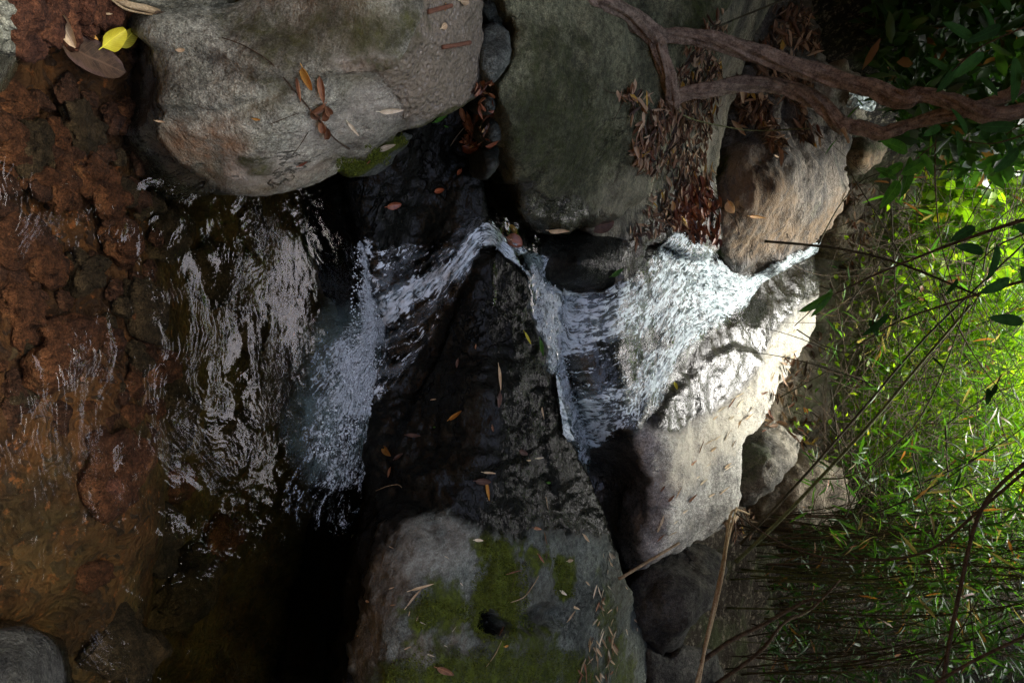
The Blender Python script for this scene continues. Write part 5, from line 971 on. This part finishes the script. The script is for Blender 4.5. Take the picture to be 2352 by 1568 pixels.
# moss cushions: soft blades standing on the rock
MB = NT('moss_blades'); MB_m = MB.fin(MB.n('BsdfPrincipled', {'Base Color': MB.mix(MB.attr('rnd'), (.035, .05, .008), (.15, .18, .02)), 'Roughness': .8, 'Specular IOR Level': .1}).outputs[0])
def moss(parent, polys, n, seed):
    g_ = np.random.default_rng(seed); CC, DD = [], []
    for poly, fr in polys:
        pl = catmull(poly, 12); lo, hi = pl.min(0), pl.max(0); c = g_.uniform(lo, hi, (n * 3, 2)); d_ = sdf(c, pl)[0]; c = c[d_ + 42 * fbm(np.c_[c / 45, c[:, 0] * 0], 1, 4, seed) > 6][:int(n * fr)]
        for x, y in c:
            h = hit(x, y) if sdf(np.array([[x, y]]), np.array([(1103,1410),(1130,1396),(1157,1418),(1188,1440),(1150,1466),(1113,1454)], float))[0][0] < 0 else None
            if h: CC.append(np.array(h[0])); DD.append(np.array(h[1]) * 1.0 + g_.normal(0, .45, 3))
    V, Q, A = leaf_cloud(np.array(CC), np.array(DD), (.004, .009), (.002, .0035), seed, 3, .2); o = mkmesh('moss', V, Q, MB_m, parent=parent, attrs=A); o['kind'] = 'stuff'
# spray and bubbles thrown up where the water lands
BV0, BF0 = cobble_mesh(2, 2); BV0 = BV0 / np.linalg.norm(BV0, axis=1)[:, None]; g_ = np.random.default_rng(8)
m = NT('droplets'); M['drop'] = m.fin(m.n('BsdfPrincipled', {'Base Color': (.75, .82, .84, 1), 'Roughness': .1, 'Specular IOR Level': .6}).outputs[0])
for lab, poly, n_, z0, z1 in (('bubbles and spray at the foot of the lower cascade', [(815,540),(850,600),(880,690),(870,900),(800,1050),(720,1040),(760,900),(800,780)], 900, .004, .03), ('bubbles and spray at the foot of the upper cascade', [(1225,640),(1300,660),(1330,800),(1350,1040),(1310,1040),(1260,850)], 800, .415, .455)):
    pl = np.array(poly, float); c = g_.uniform(pl.min(0), pl.max(0), (n_ * 3, 2)); c = c[sdf(c, pl)[0] > 0][:n_]; zz = z0 + (z1 - z0) * g_.random(len(c)) ** 3
    C = np.array([at(x, y, y_of_z(x, y, z)) for (x, y), z in zip(c, zz)]); R_ = g_.uniform(.0010, .0032, len(C)) ** 1
    V = (C[:, None] + BV0[None] * R_[:, None, None]).reshape(-1, 3); Q = (np.array(BF0)[None] + (np.arange(len(C)) * len(BV0))[:, None, None]).reshape(-1, 3)
    meta(mkmesh('spray', V, Q, M['drop']), lab, 'spray', kind='stuff')
D_ = {o.name: o for o in scene.objects}
moss(D_['black_boulder'], [([(1100,1245),(1150,1240),(1215,1290),(1210,1400),(1240,1440),(1150,1480),(1060,1430),(960,1440),(940,1400),(1000,1360),(1060,1370),(1100,1320)], .6), ([(1270,1285),(1318,1290),(1310,1365),(1272,1360)], .08), ([(930,1500),(1300,1490),(1340,1580),(920,1580)], .35)], 12000, 3)
moss(D_['ledge'], [([(772,374),(930,308),(935,322),(880,370),(840,402),(800,402),(788,385)], 1)], 1500, 4)
# ------------------------------------------------------------------ unseen leaf boxes added and shaped to block sun from the pool
def shade_crown(label, boxes, n, seed):
    Cs = []
    for (x0, x1, y0, y1, z0, z1, fr) in boxes:
        k = int(n * fr); c = n5.uniform([x0, y0, z0], [x1, y1, z1], (k, 3)); c = c[fbm(c, .8, 2, seed) > -.3]; Cs.append(c)
    C = np.concatenate(Cs); V, Q, A = leaf_cloud(C, n5.normal(0, 1, (len(C), 3)), (.28, .5), (.14, .24), seed, 4, .2, 'broad')
    return V, Q, A
root = empty('tree', (-3.5, -2.0, 0)); meta(root, 'added unseen tree whose crown overhangs the gully behind the viewer', 'tree')
V, Q = tube([(-3.5, -2, -.3), (-3.3, -1.8, 2), (-2.6, -1.2, 4.2), (-1.5, -.6, 5.2)], [.35, .28, .2, .1], 12); mkmesh('trunk', V, q2(Q), M['bark'], parent=root)
V, Q, A = shade_crown('c', [(-6, 6, 1.7, 2.5, 3.2, 4.2, .14), (-5, 5, 2.3, 4.5, 2.9, 3.6, .24), (-6, 6, -7, -3.5, 3, 5, .10), (-6, -1.45, 4.8, 11, 4.1, 5.5, .24), (1.9, 6, 5.0, 9.5, 4.0, 5.2, .18), (3.2, 6, 2, 6, 3.6, 6, .08)], 22000, 5)  # boxes sit where sunlight is to be cut off, open over the slab
mkmesh('shade_crown', V, Q, G2, parent=root, attrs=A)
